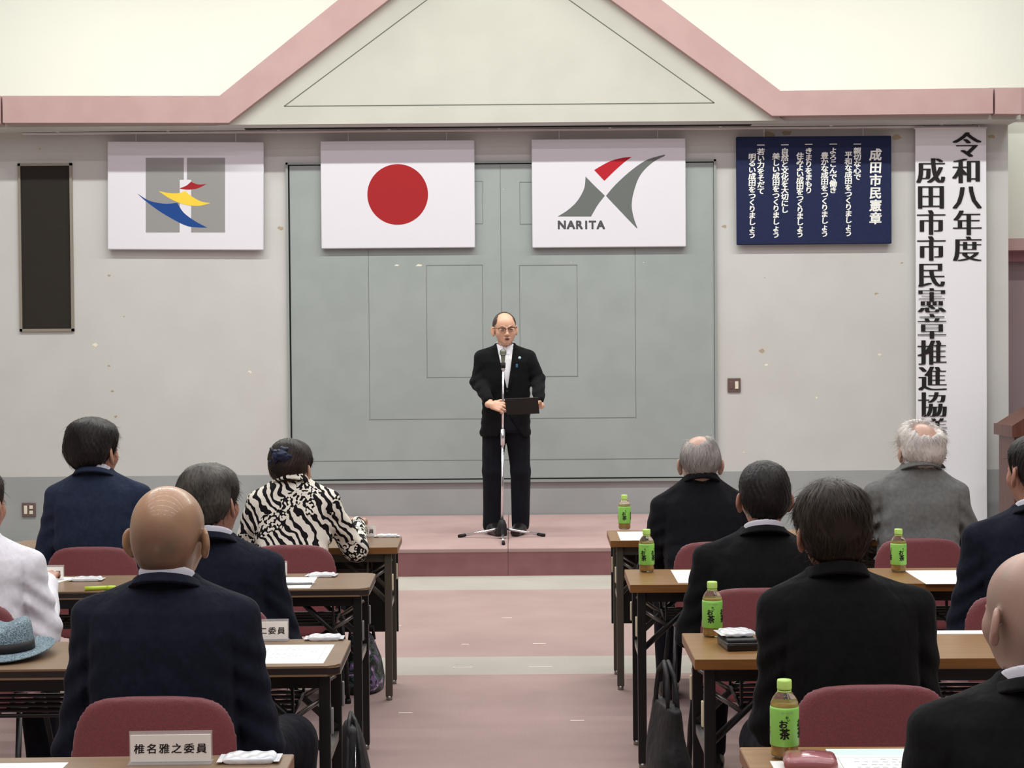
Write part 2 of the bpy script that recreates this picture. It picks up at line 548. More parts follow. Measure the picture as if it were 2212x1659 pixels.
def glyph(ch, thin=0.0):
    key = (ch, thin)
    if key not in _gl:
        c = bpy.data.curves.new('glyph', 'FONT')
        c.body = ch
        c.resolution_u = 3
        c.offset = -thin
        o = bpy.data.objects.new('glyph', c)
        COL.objects.link(o)
        dg = bpy.context.evaluated_depsgraph_get()
        me = bpy.data.meshes.new_from_object(o.evaluated_get(dg))
        v = np.zeros(len(me.vertices) * 3, np.float32)
        me.vertices.foreach_get('co', v)
        _gl[key] = (v.reshape(-1, 3)[:, :2].copy(), [tuple(p.vertices) for p in me.polygons])
        bpy.data.objects.remove(o)
        bpy.data.curves.remove(c)
        bpy.data.meshes.remove(me)
    return _gl[key]


def em():
    v, _ = glyph('国')
    lo, hi = v.min(0), v.max(0)
    return (lo + hi) / 2, float((hi - lo).max() / 0.92)


def letters(name, items, m, parent, off=-0.0015, heavy=0.0, heavy_v=0.0, wrap=None, shear=0.0, thin=0.0):
    """items: (char, centre x, centre z, width, height) on the plane facing -Y; heavy thickens the strokes"""
    ec, es = em()
    V, Fc = [], []
    shifts = [(0, 0)]
    if heavy or heavy_v:
        shifts = [(heavy * a, heavy_v * b) for a, b in ((-1, -1), (-1, 1), (1, -1), (1, 1), (0, 0))] if heavy_v else [(heavy * a / 3, 0) for a in range(-3, 4)]
    for ch, x, z, w, h in items:
        gv, gf = glyph(ch, thin)
        if ord(ch) < 128:
            c0 = np.array([(gv[:, 0].min() + gv[:, 0].max()) / 2, (glyph('H')[0][:, 1].max()) / 2])
            s0 = glyph('H')[0][:, 1].max()
            u = (gv - c0) / s0
        else:
            u = (gv - ec) / es
        for i, (sx, sz) in enumerate(shifts):
            base = len(V)
            for a, b in u:
                xx, zz = x + (a + sx + shear * b) * w, z + (b + sz) * h
                if wrap:
                    ang = xx / wrap
                    V.append((math.sin(ang) * (wrap - off), -math.cos(ang) * (wrap - off), zz))
                else:
                    V.append((xx, off - 0.00008 * i, zz))
            Fc += [tuple(base + k for k in f) for f in gf]
    me = bpy.data.meshes.new(name)
    me.from_pydata(V, [], Fc)
    me.materials.append(m)
    return link(bpy.data.objects.new(name, me), parent)


# ------------------------------------------------------------------ signed-distance sculpting
def smin(a, b, k):
    if k <= 0:
        return np.minimum(a, b)
    h = np.clip(0.5 + 0.5 * (b - a) / k, 0, 1)
    return b + (a - b) * h - k * h * (1 - h)


def smax(a, b, k):
    return -smin(-a, -b, k)


def rotm(rx=0, ry=0, rz=0):
    return np.array((Matrix.Rotation(rz, 3, 'Z') @ Matrix.Rotation(ry, 3, 'Y') @ Matrix.Rotation(rx, 3, 'X')), dtype=np.float64)


class Field:
    def __init__(self, lo, hi, h):
        self.lo = np.array(lo, float)
        self.h = h
        n = np.ceil((np.array(hi, float) - self.lo) / h).astype(int) + 1
        self.ax = [(self.lo[i] + np.arange(n[i]) * h).astype(np.float32) for i in range(3)]
        self.D = np.full(tuple(n), 0.2, np.float32)

    def xyz(self, lo=None, hi=None):
        sl = []
        for i in range(3):
            if lo is None:
                sl.append(slice(0, len(self.ax[i])))
            else:
                a = max(0, int((lo[i] - self.lo[i]) / self.h))
                b = min(len(self.ax[i]), int((hi[i] - self.lo[i]) / self.h) + 2)
                sl.append(slice(a, max(a, b)))
        X = self.ax[0][sl[0]][:, None, None]
        Y = self.ax[1][sl[1]][None, :, None]
        Z = self.ax[2][sl[2]][None, None, :]
        return tuple(sl), X, Y, Z

    def _put(self, d, sl, k, sub):
        A = self.D[sl]
        if A.size == 0:
            return self
        self.D[sl] = smax(A, -d, k) if sub else smin(A, d, k)
        return self

    def rc(self, a, b, ra, rb=None, k=0.0, sub=False):
        """round cone"""
        rb = ra if rb is None else rb
        a, b = np.array(a, float), np.array(b, float)
        m = max(ra, rb) + k + 0.02
        sl, X, Y, Z = self.xyz(np.minimum(a, b) - m, np.maximum(a, b) + m)
        d = b - a
        L2 = max(float(d @ d), 1e-9)
        px, py, pz_ = X - a[0], Y - a[1], Z - a[2]
        t = np.clip((px * d[0] + py * d[1] + pz_ * d[2]) / L2, 0, 1)
        q = np.sqrt((px - t * d[0]) ** 2 + (py - t * d[1]) ** 2 + (pz_ - t * d[2]) ** 2) - (ra + (rb - ra) * t)
        return self._put(q.astype(np.float32), sl, k, sub)

    def chain(self, pts, rs, k=0.0):
        for i in range(len(pts) - 1):
            self.rc(pts[i], pts[i + 1], rs[i], rs[i + 1], k)
        return self

    def ell(self, c, r, R=None, k=0.0, sub=False):
        c, r = np.array(c, float), np.array(r, float)
        m = r.max() + k + 0.02
        sl, X, Y, Z = self.xyz(c - m, c + m)
        x, y, z = X - c[0], Y - c[1], Z - c[2]
        if R is not None:
            x, y, z = (R[0, 0] * x + R[1, 0] * y + R[2, 0] * z, R[0, 1] * x + R[1, 1] * y + R[2, 1] * z, R[0, 2] * x + R[1, 2] * y + R[2, 2] * z)
        k0 = np.sqrt((x / r[0]) ** 2 + (y / r[1]) ** 2 + (z / r[2]) ** 2)
        k1 = np.sqrt((x / r[0] ** 2) ** 2 + (y / r[1] ** 2) ** 2 + (z / r[2] ** 2) ** 2) + 1e-6
        return self._put((k0 * (k0 - 1) / k1).astype(np.float32), sl, k, sub)

    def rbox(self, c, s, r, R=None, k=0.0, sub=False):
        c, s = np.array(c, float), np.array(s, float)
        m = np.linalg.norm(s) + k + 0.02
        sl, X, Y, Z = self.xyz(c - m, c + m)
        x, y, z = X - c[0], Y - c[1], Z - c[2]
        if R is not None:
            x, y, z = (R[0, 0] * x + R[1, 0] * y + R[2, 0] * z, R[0, 1] * x + R[1, 1] * y + R[2, 1] * z, R[0, 2] * x + R[1, 2] * y + R[2, 2] * z)
        qx, qy, qz = np.abs(x) - s[0] + r, np.abs(y) - s[1] + r, np.abs(z) - s[2] + r
        d = np.sqrt(np.maximum(qx, 0) ** 2 + np.maximum(qy, 0) ** 2 + np.maximum(qz, 0) ** 2) + np.minimum(np.maximum(np.maximum(qx, qy), qz), 0) - r
        return self._put(d.astype(np.float32), sl, k, sub)

    def loft(self, zs, cy, a, b, n=2.4, k=0.0, z0=None, z1=None, cx=None, shell=None, slope=0.0):
        """stack of super-ellipses: half-width a, half-depth b, centre line cx, cy along z"""
        sl, X, Y, Z = self.xyz()
        z = self.ax[2]
        f = lambda v: np.interp(z, zs, v).astype(np.float32)[None, None, :]
        A, B, C = f(a), f(b), f(cy)
        CXs = f(cx) if cx is not None else 0.0
        q = (np.abs((X - CXs) / A) ** n + np.abs((Y - C) / B) ** n) ** (1.0 / n)
        d = (q - 1) * np.minimum(A, B)
        if shell:
            d = np.abs(d) - shell
        zz = Z + slope * Y
        if z0 is not None: d = smax(d, z0 - zz, 0.012 if not shell else 0.004)
        if z1 is not None: d = smax(d, zz - z1, 0.012 if not shell else 0.004)
        self.D = smin(self.D, d.astype(np.float32), k)
        return self

    def cutfn(self, fn, k=0.0):
        sl, X, Y, Z = self.xyz()
        self.D = smax(self.D, np.broadcast_to(fn(X, Y, Z), self.D.shape).astype(np.float32), k)
        return self

    def disp(self, fn):
        sl, X, Y, Z = self.xyz()
        self.D = self.D + fn(X, Y, Z).astype(np.float32)
        return self

    def arrays(self):
        g = openvdb.FloatGrid(0.2)
        g.copyFromArray(self.D)
        v, q = g.convertToQuads(0.0)
        v = np.asarray(v, float) * self.h + self.lo
        q = np.asarray(q, int)
        if len(q):
            p = v[q]
            vol = np.einsum('ij,ij->i', np.cross(p[:, 1] - p[:, 0], p[:, 2] - p[:, 0]), p[:, 0]).sum()
            if vol < 0:
                q = q[:, ::-1]
        return v, q


def vnormals(v, q):
    n = np.cross(v[q[:, 2]] - v[q[:, 0]], v[q[:, 3]] - v[q[:, 1]])
    N = np.zeros_like(v)
    for i in range(4):
        np.add.at(N, q[:, i], n)
    return N / (np.linalg.norm(N, axis=1, keepdims=True) + 1e-12)


def quad_object(name, v, q, mats, parent=None, tone=None, mat_idx=None, smooth=True):
    me = bpy.data.meshes.new(name)
    me.vertices.add(len(v))
    me.vertices.foreach_set('co', np.asarray(v, np.float32).ravel())
    me.loops.add(q.size)
    me.polygons.add(len(q))
    me.polygons.foreach_set('loop_start', np.arange(0, q.size, 4, dtype=np.int32))
    me.loops.foreach_set('vertex_index', np.asarray(q, np.int32).ravel())
    me.update(calc_edges=True)
    me.validate()
    me.polygons.foreach_set('use_smooth', np.full(len(me.polygons), smooth))
    if tone is not None:
        at = me.attributes.new('tone', 'FLOAT', 'POINT')
        at.data.foreach_set('value', np.asarray(tone, np.float32))
    for m in (mats if isinstance(mats, (list, tuple)) else [mats]):
        me.materials.append(m)
    if mat_idx is not None:
        me.polygons.foreach_set('material_index', np.asarray(mat_idx, np.int32))
    return link(bpy.data.objects.new(name, me), parent)


def merge(parts):
    V, Q, o = [], [], 0
    for v, q in parts:
        V.append(v); Q.append(q + o); o += len(v)
    return np.concatenate(V), np.concatenate(Q)


def wob(x, y, z, f, seed):
    """smooth pseudo-noise in -1..1"""
    r = np.random.RandomState(seed)
    s = 0
    for i in range(5):
        d = r.normal(size=3)
        d = d / np.linalg.norm(d) * f * r.uniform(0.6, 1.5)
        s = s + np.sin(d[0] * x + d[1] * y + d[2] * z + r.uniform(0, 6.28))
    return s / 3.2

# ------------------------------------------------------------------ people
SKINS = {}


def skin(name, rgb, stubble, gloss=0.42, coat=0.0, blot=(176, 112, 96)):
    if name not in SKINS:
        SKINS[name] = tone_mat(name, rgb, stubble, rough=gloss, spec=0.45, coat=coat, bump=(160, 0.12, 0.002, (1, 1, 1)), noise=(16, blot, 0.28))
    return SKINS[name]


def hair_mat(name, dark, light, rough=0.5):
    if name not in SKINS:
        SKINS[name] = tone_mat(name, dark, light, rough=rough, spec=0.35)
    return SKINS[name]


def head_field(h=0.004, face=False, ears=True, neck_dir=(0, -0.030, -0.17), jaw=1.0):
    F = Field((-0.125, -0.14, -0.25), (0.125, 0.15, 0.14), h)
    F.ell((0, -0.012, 0.010), (0.078, 0.094, 0.088))
    F.ell((0, 0.028, 0.008), (0.067, 0.063, 0.074), k=0.02)
    F.ell((0, 0.032, -0.068), (0.057 * jaw, 0.060, 0.055), k=0.03)
    for s in (-1, 1):
        F.ell((s * 0.040, 0.048, -0.040), (0.030, 0.030, 0.030), k=0.02)
    F.ell((0, 0.074, -0.103), (0.022, 0.020, 0.017), k=0.025)
    F.ell((0, -0.048, -0.032), (0.063, 0.050, 0.060), k=0.03)
    cran = F.D.copy()
    nd = np.array(neck_dir, float)
    a = np.array((0, -0.022, -0.06))
    F.rc(a, a + nd, 0.050, 0.050, k=0.03)
    # nose, eyes, mouth
    F.rc((0, 0.088, -0.006), (0, 0.108, -0.040), 0.009, 0.012, k=0.012)
    for s in (-1, 1):
        F.ell((s * 0.011, 0.100, -0.045), (0.009, 0.010, 0.008), k=0.008)
        F.ell((s * 0.032, 0.104, -0.008), (0.022, 0.016, 0.012), k=0.014, sub=True)
        F.ell((s * 0.032, 0.082, -0.010), (0.016, 0.011, 0.009), k=0.005)
    F.ell((0, 0.091, -0.070), (0.024, 0.011, 0.006), k=0.006)
    F.ell((0, 0.089, -0.082), (0.021, 0.011, 0.006), k=0.006)
    if face:
        F.ell((0.002, 0.104, -0.076), (0.017, 0.014, 0.0055), k=0.003, sub=True)
        for s in (-1, 1):
            F.rc((s * 0.018, 0.098, 0.010), (s * 0.048, 0.086, 0.012), 0.005, 0.004, k=0.008)
    if ears:
        for s in (-1, 1):
            R = rotm(0.18, s * -0.10, s * 0.58)
            F.ell((s * 0.087, -0.009, -0.026), (0.0075, 0.021, 0.031), R, k=0.006)
            F.ell((s * 0.083, -0.002, -0.052), (0.008, 0.011, 0.014), R, k=0.006)
            F.ell((s * 0.096, -0.001, -0.022), (0.007, 0.010, 0.017), R, k=0.006, sub=True)
    return F, cran


HAIRLINE_Y = [-.13, -.07, -.045, -.024, -.016, 0.016, .022, .040, .055, .075, .11]
HAIR = {
    # z of the hair's lower edge for each y (back to front), thickness, extra volume at crown and back
    'full': dict(z=[-.105, -.100, -.092, -.075, -.012, -.010, -.035, -.01, .03, .052, .06], t=0.016, top=0.012, back=0.012),
    'short': dict(z=[-.112, -.108, -.094, -.064, -.006, -.004, -.03, .0, .035, .055, .065], t=0.009, top=0.006, back=0.004),
    'bowl': dict(z=[-.136, -.132, -.120, -.104, -.055, -.050, -.05, -.03, .02, .045, .055], t=0.014, top=0.014, back=0.014),
    'bald_ring': dict(z=[-.095, -.090, -.082, -.062, -.008, -.006, -.03, .005, .035, .055, .065], t=0.008, top=0.0, back=0.003),
    'fluffy_ring': dict(z=[-.105, -.100, -.090, -.065, .002, .002, -.02, .01, .035, .055, .065], t=0.018, top=0.006, back=0.008),
    'updo': dict(z=[-.095, -.088, -.075, -.050, -.008, -.006, -.03, .0, .03, .05, .06], t=0.010, top=0.012, back=0.010),
    'slick': dict(z=[-.095, -.090, -.080, -.055, .004, .006, .0, .015, .045, .070, .085], t=0.007, top=0.0, back=0.003),
}


def hair_arrays(cran, F0, kind, seed, bald=None, parting=0.0, h=None, tousle=1.0):
    p = HAIR[kind]
    F = Field(F0.lo - 0.0, F0.lo + np.array(F0.D.shape) * F0.h, F0.h)
    sl, X, Y, Z = F.xyz()
    D = cran[:F.D.shape[0], :F.D.shape[1], :F.D.shape[2]]
    F.D = np.full(D.shape, 0.2, np.float32)
    F.ax = F0.ax
    sl, X, Y, Z = F.xyz()
    th = np.arctan2(X, -(Y + 0.01) + 1e-6)
    zl = np.interp(F.ax[1], HAIRLINE_Y, p['z']).astype(np.float32)[None, :, None]
    zl = zl + 0.006 * np.sin(th * 17 + seed) + 0.004 * np.sin(th * 31 + 2 * seed)
    up = np.clip((Z - 0.0) / 0.09, 0, 1)
    bk = np.clip(-(Y + 0.02) / 0.08, 0, 1) * np.clip((Z + 0.06) / 0.05, 0, 1)
    low = np.clip((Z - zl) / 0.05, 0.25, 1)
    t = (p['t'] + p['top'] * up + p['back'] * bk) * low
    strands = np.sin(th * 46 + 5 * np.sin(Z * 40 + seed) + 3 * np.sin(th * 5 + seed)) * 0.6 + np.sin(th * 83 + 6 * np.sin(Z * 27 + 2 * seed)) * 0.4
    lumps = wob(X, Y, Z, 55, seed)
    t = t + tousle * (0.0016 * strands + 0.0028 * lumps) * low
    if parting:
        t = t - 0.006 * np.exp(-((X - parting) / 0.008) ** 2) * up
    d = D - t
    reg = (zl - Z) * 0.8
    d = smax(d, reg, 0.010)
    if bald:
        bc, br, soft = bald
        r = np.sqrt(((X - bc[0]) / br[0]) ** 2 + ((Y - bc[1]) / br[1]) ** 2 + ((Z - bc[2]) / br[2]) ** 2)
        edge = 1 + 0.08 * np.sin(th * 13 + seed) + 0.05 * np.sin(th * 29 + seed)
        d = smax(d, (edge - r) * min(br) * 0.7, soft)
    F.D = d.astype(np.float32)
    return F.arrays()


def strands(v, q, seed, n, length=0.04, width=0.0016, lift=0.003, crown=(0.0, -0.035, 0.10), wild=0.25, mask=None, sweep=(0, 0, 0)):
    """fine tapered locks lying on the hair surface"""
    r = np.random.RandomState(seed)
    N = vnormals(v, q)
    idx = r.randint(0, len(v), n * 2)
    if mask is not None:
        idx = idx[mask(v[idx])]
    idx = idx[N[idx, 2] > -0.75][:n]
    P, n0 = v[idx], N[idx]
    fl = P - np.array(crown) + np.array(sweep)
    fl = fl + r.normal(size=fl.shape) * wild * 0.05
    fl -= n0 * (fl * n0).sum(1, keepdims=True)
    fl /= (np.linalg.norm(fl, axis=1, keepdims=True) + 1e-6)
    sd = np.cross(n0, fl)
    L = length * r.uniform(0.5, 1.3, len(P))[:, None]
    K = 5
    V, Q = [], []
    for j in range(K):
        s = j / (K - 1)
        c = P + fl * L * s + n0 * (lift * math.sin(math.pi * min(1, s * 0.9)) * r.uniform(0.2, 1.2, len(P))[:, None] - (L * s) ** 2 / (2 * 0.112) - 0.0005)
        c = c + sd * (s * s * wild * 0.012) * r.normal(size=len(P))[:, None]
        w = width * (1 - s * 0.8)
        V.append(c - sd * w / 2); V.append(c + sd * w / 2)
    m = len(P)
    V = np.concatenate(V)
    for j in range(K - 1):
        a = np.arange(m)
        Q.append(np.stack([a + (2 * j) * m, a + (2 * j + 1) * m, a + (2 * j + 3) * m, a + (2 * j + 2) * m], 1))
    tone = np.tile(r.uniform(0, 1, m), 2 * K)
    return V, np.concatenate(Q), tone


def hand_arrays(wrist, direc, nrm, thumb, curl=0.5, s=1.0, h=0.005, spread=0.10, thumb_in=0.4):
    """palm and five fingers; nrm points out of the back of the hand"""
    w = np.array(wrist, float)
    f = np.array(direc, float); f /= np.linalg.norm(f)
    n = np.array(nrm, float); n -= f * (n @ f); n /= np.linalg.norm(n)
    t = np.cross(f, n)
    if t @ np.array(thumb, float) < 0: t = -t
    F = Field(w - 0.21 * s, w + 0.21 * s, h)
    F.rc(w - f * 0.03 * s, w + f * 0.01 * s, 0.026 * s, 0.024 * s)
    base = []
    for i, (o, l) in enumerate(((0.030, 0.085), (0.010, 0.090), (-0.011, 0.086), (-0.031, 0.078))):
        b = w + f * l * s + t * o * s
        F.rc(w + f * 0.012 * s + t * o * 0.6 * s, b, 0.0145 * s, 0.0110 * s, k=0.012 * s)
        base.append(b)
    for i, (b, L) in enumerate(zip(base, (0.070, 0.078, 0.072, 0.056))):
        p, d = b, f + t * spread * (1.5 - i)
        d = d / np.linalg.norm(d)
        ang = curl * (0.75 + 0.12 * i)
        sg = -1.0 if np.cross(t, f) @ n > 0 else 1.0
        for j, fr in enumerate((0.45, 0.30, 0.25)):
            a = ang * (1.0 if j else 0.7)
            d = d * math.cos(a) + sg * np.cross(t, d) * math.sin(a)
            d = d / np.linalg.norm(d)
            e = p + d * L * fr * s
            F.rc(p, e, (0.0098 - 0.0008 * j) * s, (0.0090 - 0.0010 * j) * s, k=0.003)
            p = e
    p = w + f * 0.022 * s + t * 0.026 * s
    d = f * 0.75 + t * 0.75 - n * thumb_in
    d /= np.linalg.norm(d)
    F.rc(w + f * 0.01 * s + t * 0.01 * s, p, 0.016 * s, 0.0145 * s, k=0.01)
    e = p + d * 0.040 * s
    F.rc(p, e, 0.0135 * s, 0.0105 * s, k=0.008)
    d2 = d + f * 0.5 - n * 0.2
    d2 /= np.linalg.norm(d2)
    F.rc(e, e + d2 * 0.030 * s, 0.0105 * s, 0.0085 * s, k=0.004)
    return F.arrays()


SHOE = {}


def shoe_mesh():
    if 'm' not in SHOE:
        F = Field((-0.07, -0.11, -0.01), (0.07, 0.24, 0.14), 0.007)
        F.rc((0, -0.045, 0.045), (0, 0.03, 0.05), 0.042, 0.046)
        F.rc((0, 0.03, 0.045), (0, 0.16, 0.030), 0.048, 0.038, k=0.03)
        F.rc((0, -0.02, 0.06), (0, -0.01, 0.105), 0.040, 0.038, k=0.02)
        F.cutfn(lambda x, y, z: 0.0 - z, 0.004)
        F.cutfn(lambda x, y, z: z - 0.10, 0.004)
        v, q = F.arrays()
        o = quad_object('shoe', v, q, M['leather'])
        SHOE['m'] = o.data
        bpy.data.objects.remove(o)
    return SHOE['m']


def put_shoe(parent, loc, rz=0.0):
    o = bpy.data.objects.new('shoe', shoe_mesh())
    o.location = loc
    o.rotation_euler = (0, 0, rz)
    return link(o, parent)


def torso_jacket(F, sz, nz, w, lean, dep=1.0, z_hem=0.44, hem=1.0, seed=1, crease=1.0, hips=0.185, nx=0.0, belly=0.0, sit=True):
    """suit back: super-ellipse loft with padded shoulders"""
    zz = [z_hem - .02, z_hem + .10, z_hem + .24, sz - .20, sz - .08, sz - .02, sz + .02, nz, nz + .03]
    cy = [lean * 0.0, lean * .1, lean * .3, lean * .7, lean * .9, lean, lean, lean + .012, lean + .02]
    a = [hips * w, .182 * w, .180 * w, .192 * w, .200 * w, .180 * w, .125 * w, .074, .068]
    b = [(.135 + belly) * dep, (.130 + belly) * dep, .122 * dep, .122 * dep, .112 * dep, .098 * dep, .080, .070, .066]
    cx = [0, 0, 0, nx * .3, nx * .6, nx * .8, nx * .9, nx, nx]
    F.loft(zz, cy, a, b, n=2.5, z0=z_hem, z1=nz + 0.012, cx=cx)
    for s in (-1, 1):
        F.rc((nx + s * 0.060, lean + .008, nz - 0.028), (s * 0.193 * w, lean - .004, sz - 0.030), 0.030, 0.031, k=0.032)


def sleeves(F, S, E, W, k=0.03, fat=1.0, cuff=0.040):
    F.chain([S, E, W], [0.061 * fat, 0.052 * fat, cuff], k)


def person_body(root, Hm, F0, skin_mat, arms, hands, spine, tone_fn=None, legs=None, hs=1.0):
    """head, neck, trunk, arms, hands: one mesh"""
    v, q = F0.arrays()
    tone = tone_fn(v) if tone_fn is not None else np.zeros(len(v))
    Hn = np.array(Hm)
    v = v @ Hn[:3, :3].T + Hn[:3, 3]
    parts = [(v, q)]
    C = Field((-0.42, -0.3, 0.0), (0.42, 0.75, spine[-1][2] + 0.12), 0.013)
    C.chain([(p[0], p[1] + 0.02, p[2] - (0.03 if i == 3 else 0)) for i, p in enumerate(spine)], [0.075, 0.08, 0.062, 0.036][:len(spine)], 0.03)
    for (S, E, W) in arms:
        C.rc(spine[-2], S, 0.045, 0.036, 0.02)
        C.chain([S, E, W], [0.036, 0.032, 0.024], 0.01)
    for ch in (legs or []):
        C.chain(ch, [0.060, 0.046, 0.034], 0.02)
    parts.append(C.arrays())
    parts += hands
    V, Q = merge(parts)
    T = np.concatenate([tone] + [np.zeros(len(p[0])) for p in parts[1:]])
    return quad_object('body', V, Q, skin_mat, root, tone=T)


def head_matrix(Hc, yaw, pitch, roll, hs):
    return (Matrix.Translation(Hc) @ Matrix.Rotation(-yaw, 4, 'Z') @ Matrix.Rotation(-pitch, 4, 'X') @ Matrix.Rotation(roll, 4, 'Y') @ Matrix.Diagonal((hs, hs, hs, 1)))


def collar_ring(root, name, m, c, a, b, z0, z1, th, tilt, front_gap=0.03, h=0.004, flare=0.0):
    """standing collar round the neck, open at the front; tilt lowers the front"""
    F = Field((c[0] - .13, c[1] - .13, z0 - .06), (c[0] + .13, c[1] + .14, z1 + .06), h)
    sl, X, Y, Z = F.xyz()
    x, y = X - c[0], Y - c[1]
    zz = Z + tilt * y
    e = 1.0 + flare * (z1 - zz) / max(z1 - z0, 1e-3)
    qq = np.sqrt((x / (a * e)) ** 2 + (y / (b * e)) ** 2)
    d = np.abs((qq - 1) * min(a, b)) - th
    d = smax(d, z0 - zz, .004)
    d = smax(d, zz - z1, .004)
    if front_gap > 0:
        d = smax(d, -np.maximum(np.abs(x) - front_gap, -y), .004)
    F.D = np.broadcast_to(d, F.D.shape).astype(np.float32)
    v, q = F.arrays()
    return quad_object(name, v, q, m, root)


def seated(label, d, hx, top, hs, sc, stip, cpx, coat, collar, kind, hcol, skin_mat, yaw=None, pitch=0.0, roll=0.0, lean=0.03, w=1.0,
           seed=1, bald=None, tone_fn=None, h=0.008, coat_name='jacket', elbow=None, wrist=None, ht=0.016, nstr=1500, slen=0.035,
           swid=0.0016, fold=1.0, stand=False, tousle=1.0, wild=0.25, sweep=(0, 0, 0), legs=True, hips=0.185, dep=1.0, knees=None, fwd=0.03, hem=0.44,
           trouser=None, hair_top=0.10, belly=0.0, lock_mask=None, cpx_x=None):
    P = pd(sc, stip, d)
    X0, sz = P.x, P.z
    nz = pd(sc, cpx, d + lean).z
    hd = d + lean + fwd
    Ht = pd(hx, top, hd)
    root = empty('person', (X0, d, 0), 0, label, 'person')
    Hc = Vector((Ht.x - X0, lean + fwd, Ht.z - hair_top * hs - ht))
    if yaw is None:
        yaw = math.atan2(-0.1 - Ht.x, 12.4 - hd)
    nx = (Hc.x) * 0.75
    Hm = head_matrix(Hc, yaw, pitch, roll, hs)
    # neck towards the collar
    inv = Hm.inverted()
    base = inv @ Vector((nx, lean + 0.01, nz - 0.05))
    a0 = Vector((0, -0.022, -0.06))
    F0, cran = head_field(neck_dir=tuple(base - a0))
    S = [np.array((s * 0.165 * w, lean * .95, sz - 0.062)) for s in (-1, 1)]
    E = elbow or [(-0.235 * w, lean + .02, sz - .32), (0.235 * w, lean + .02, sz - .32)]
    W = wrist or [(-0.09, lean + .27, .60), (0.09, lean + .27, .60)]
    hands = []
    for i, s in enumerate((-1, 1)):
        dr = np.array(W[i]) - np.array(E[i])
        hands.append(hand_arrays(W[i], dr / np.linalg.norm(dr) + np.array((0, 0.3, -0.05)), (0, 0.1, 1), (-s, 0, 0), curl=0.35, h=0.0055))
    spine = [(0, 0, .52), (0, lean * .5, .75), (nx * .6, lean * .9, sz - .08), (nx, lean + .01, nz - .03)]
    kn = knees or [(-0.13, 0.30, 0.485), (0.13, 0.30, 0.485)]
    hip = [(-0.09, 0.02, 0.51), (0.09, 0.02, 0.51)]
    an = [(k[0] * 1.05, k[1] + 0.01, 0.10) for k in kn]
    chains = [[hip[i], kn[i], an[i]] for i in range(2)]
    person_body(root, Hm, F0, skin_mat, [(S[i], E[i], W[i]) for i in range(2)], hands, spine, tone_fn, chains, hs)
    # jacket or shirt
    F = Field((-0.42, -0.24, hem - .06), (0.42, 0.55, nz + .08), h)
    torso_jacket(F, sz, nz, w, lean, dep=dep, z_hem=hem, nx=nx, hips=hips, belly=belly)
    for i in range(2):
        sleeves(F, S[i], E[i], W[i])
    if fold:
        def fn(x, y, z):
            hgt = np.clip((sz - z) / 0.35, 0, 1)
            arm = np.clip((np.abs(x) - 0.13) / 0.06, 0, 1)
            g = 0.0055 * wob(x * 0.8, y, z * 1.5, 26, seed + 3) * (0.35 + 0.65 * hgt)
            g = g + 0.0035 * np.sin(z * 85 + np.abs(x) * 60 + 2.5 * wob(x, y, z, 14, seed)) * (0.25 * hgt + 0.75 * arm * np.clip((sz - 0.06 - z) / 0.08, 0, 1))
            g = g + 0.006 * np.exp(-((np.abs(x) - 0.172 * w - .10 * (sz - z) ** 2) / 0.008) ** 2) * np.clip((sz - .03 - z) / .05, 0, 1) * (y < lean + .02)
            g = g + 0.0025 * np.exp(-((x - nx * .5) / 0.006) ** 2) * (y < lean)
            return fold * g
        F.disp(fn)
    v, q = F.arrays()
    cl = quad_object(coat_name, v, q, coat, root)
    cc = (nx, lean + .002)
    if collar is not None and not stand:
        collar_ring(root, 'jacket_collar', coat, cc, .074, .080, nz - .030, nz - .002, .007, .38, front_gap=.035, flare=0.22)
        collar_ring(root, 'shirt_collar', collar, cc, .065, .071, nz - .02, nz + .021, .004, .38, front_gap=.02)
    else:
        collar_ring(root, 'shirt_collar' if coat_name == 'shirt' else 'jacket_collar', coat, cc, .068, .073, nz - .026, nz + .010, .006, .40, front_gap=.03, flare=0.18)
    # hair
    if kind:
        hv, hq = hair_arrays(cran, F0, kind, seed, bald=bald, tousle=tousle)
        tn = 0.5 + 0.35 * wob(hv[:, 0], hv[:, 1], hv[:, 2], 60, seed + 9)
        if nstr:
            sv, sq, st = strands(hv, hq, seed + 5, nstr, length=slen, width=swid, wild=wild, sweep=sweep, mask=lock_mask)
            hq = np.concatenate([hq, sq + len(hv)])
            hv = np.concatenate([hv, sv])
            tn = np.concatenate([tn, st])
        Hn = np.array(Hm)
        hv = hv @ Hn[:3, :3].T + Hn[:3, 3]
        quad_object('hair', hv, hq, hcol, root, tone=np.clip(tn, 0, 1))
    if legs:
        T = Field((-0.42, -0.2, 0.04), (0.42, 0.66, 0.70), 0.012)
        T.rc((-.07, 0, .525), (.07, 0, .525), .105, .105)
        for c in chains:
            T.chain(c, [0.086, 0.074, 0.056], 0.03)
        T.disp(lambda x, y, z: 0.004 * wob(x, y, z, 26, seed + 21))
        v, q = T.arrays()
        quad_object('trousers', v, q, trouser or M['trousers'], root)
        for c in chains:
            put_shoe(root, (c[2][0], c[2][1], 0.0))
    return root, Hm

# ------------------------------------------------------------------ the hall
WALL_Y, BEAM_Y, BACK_Y = 13.92, 13.46, 14.60


def X_(px, py, y): return pd(px, py, y).x
def Z_(px, py, y): return pd(px, py, y).z
def xz(px, py, y):
    p = pd(px, py, y)
    return (p.x, p.z)


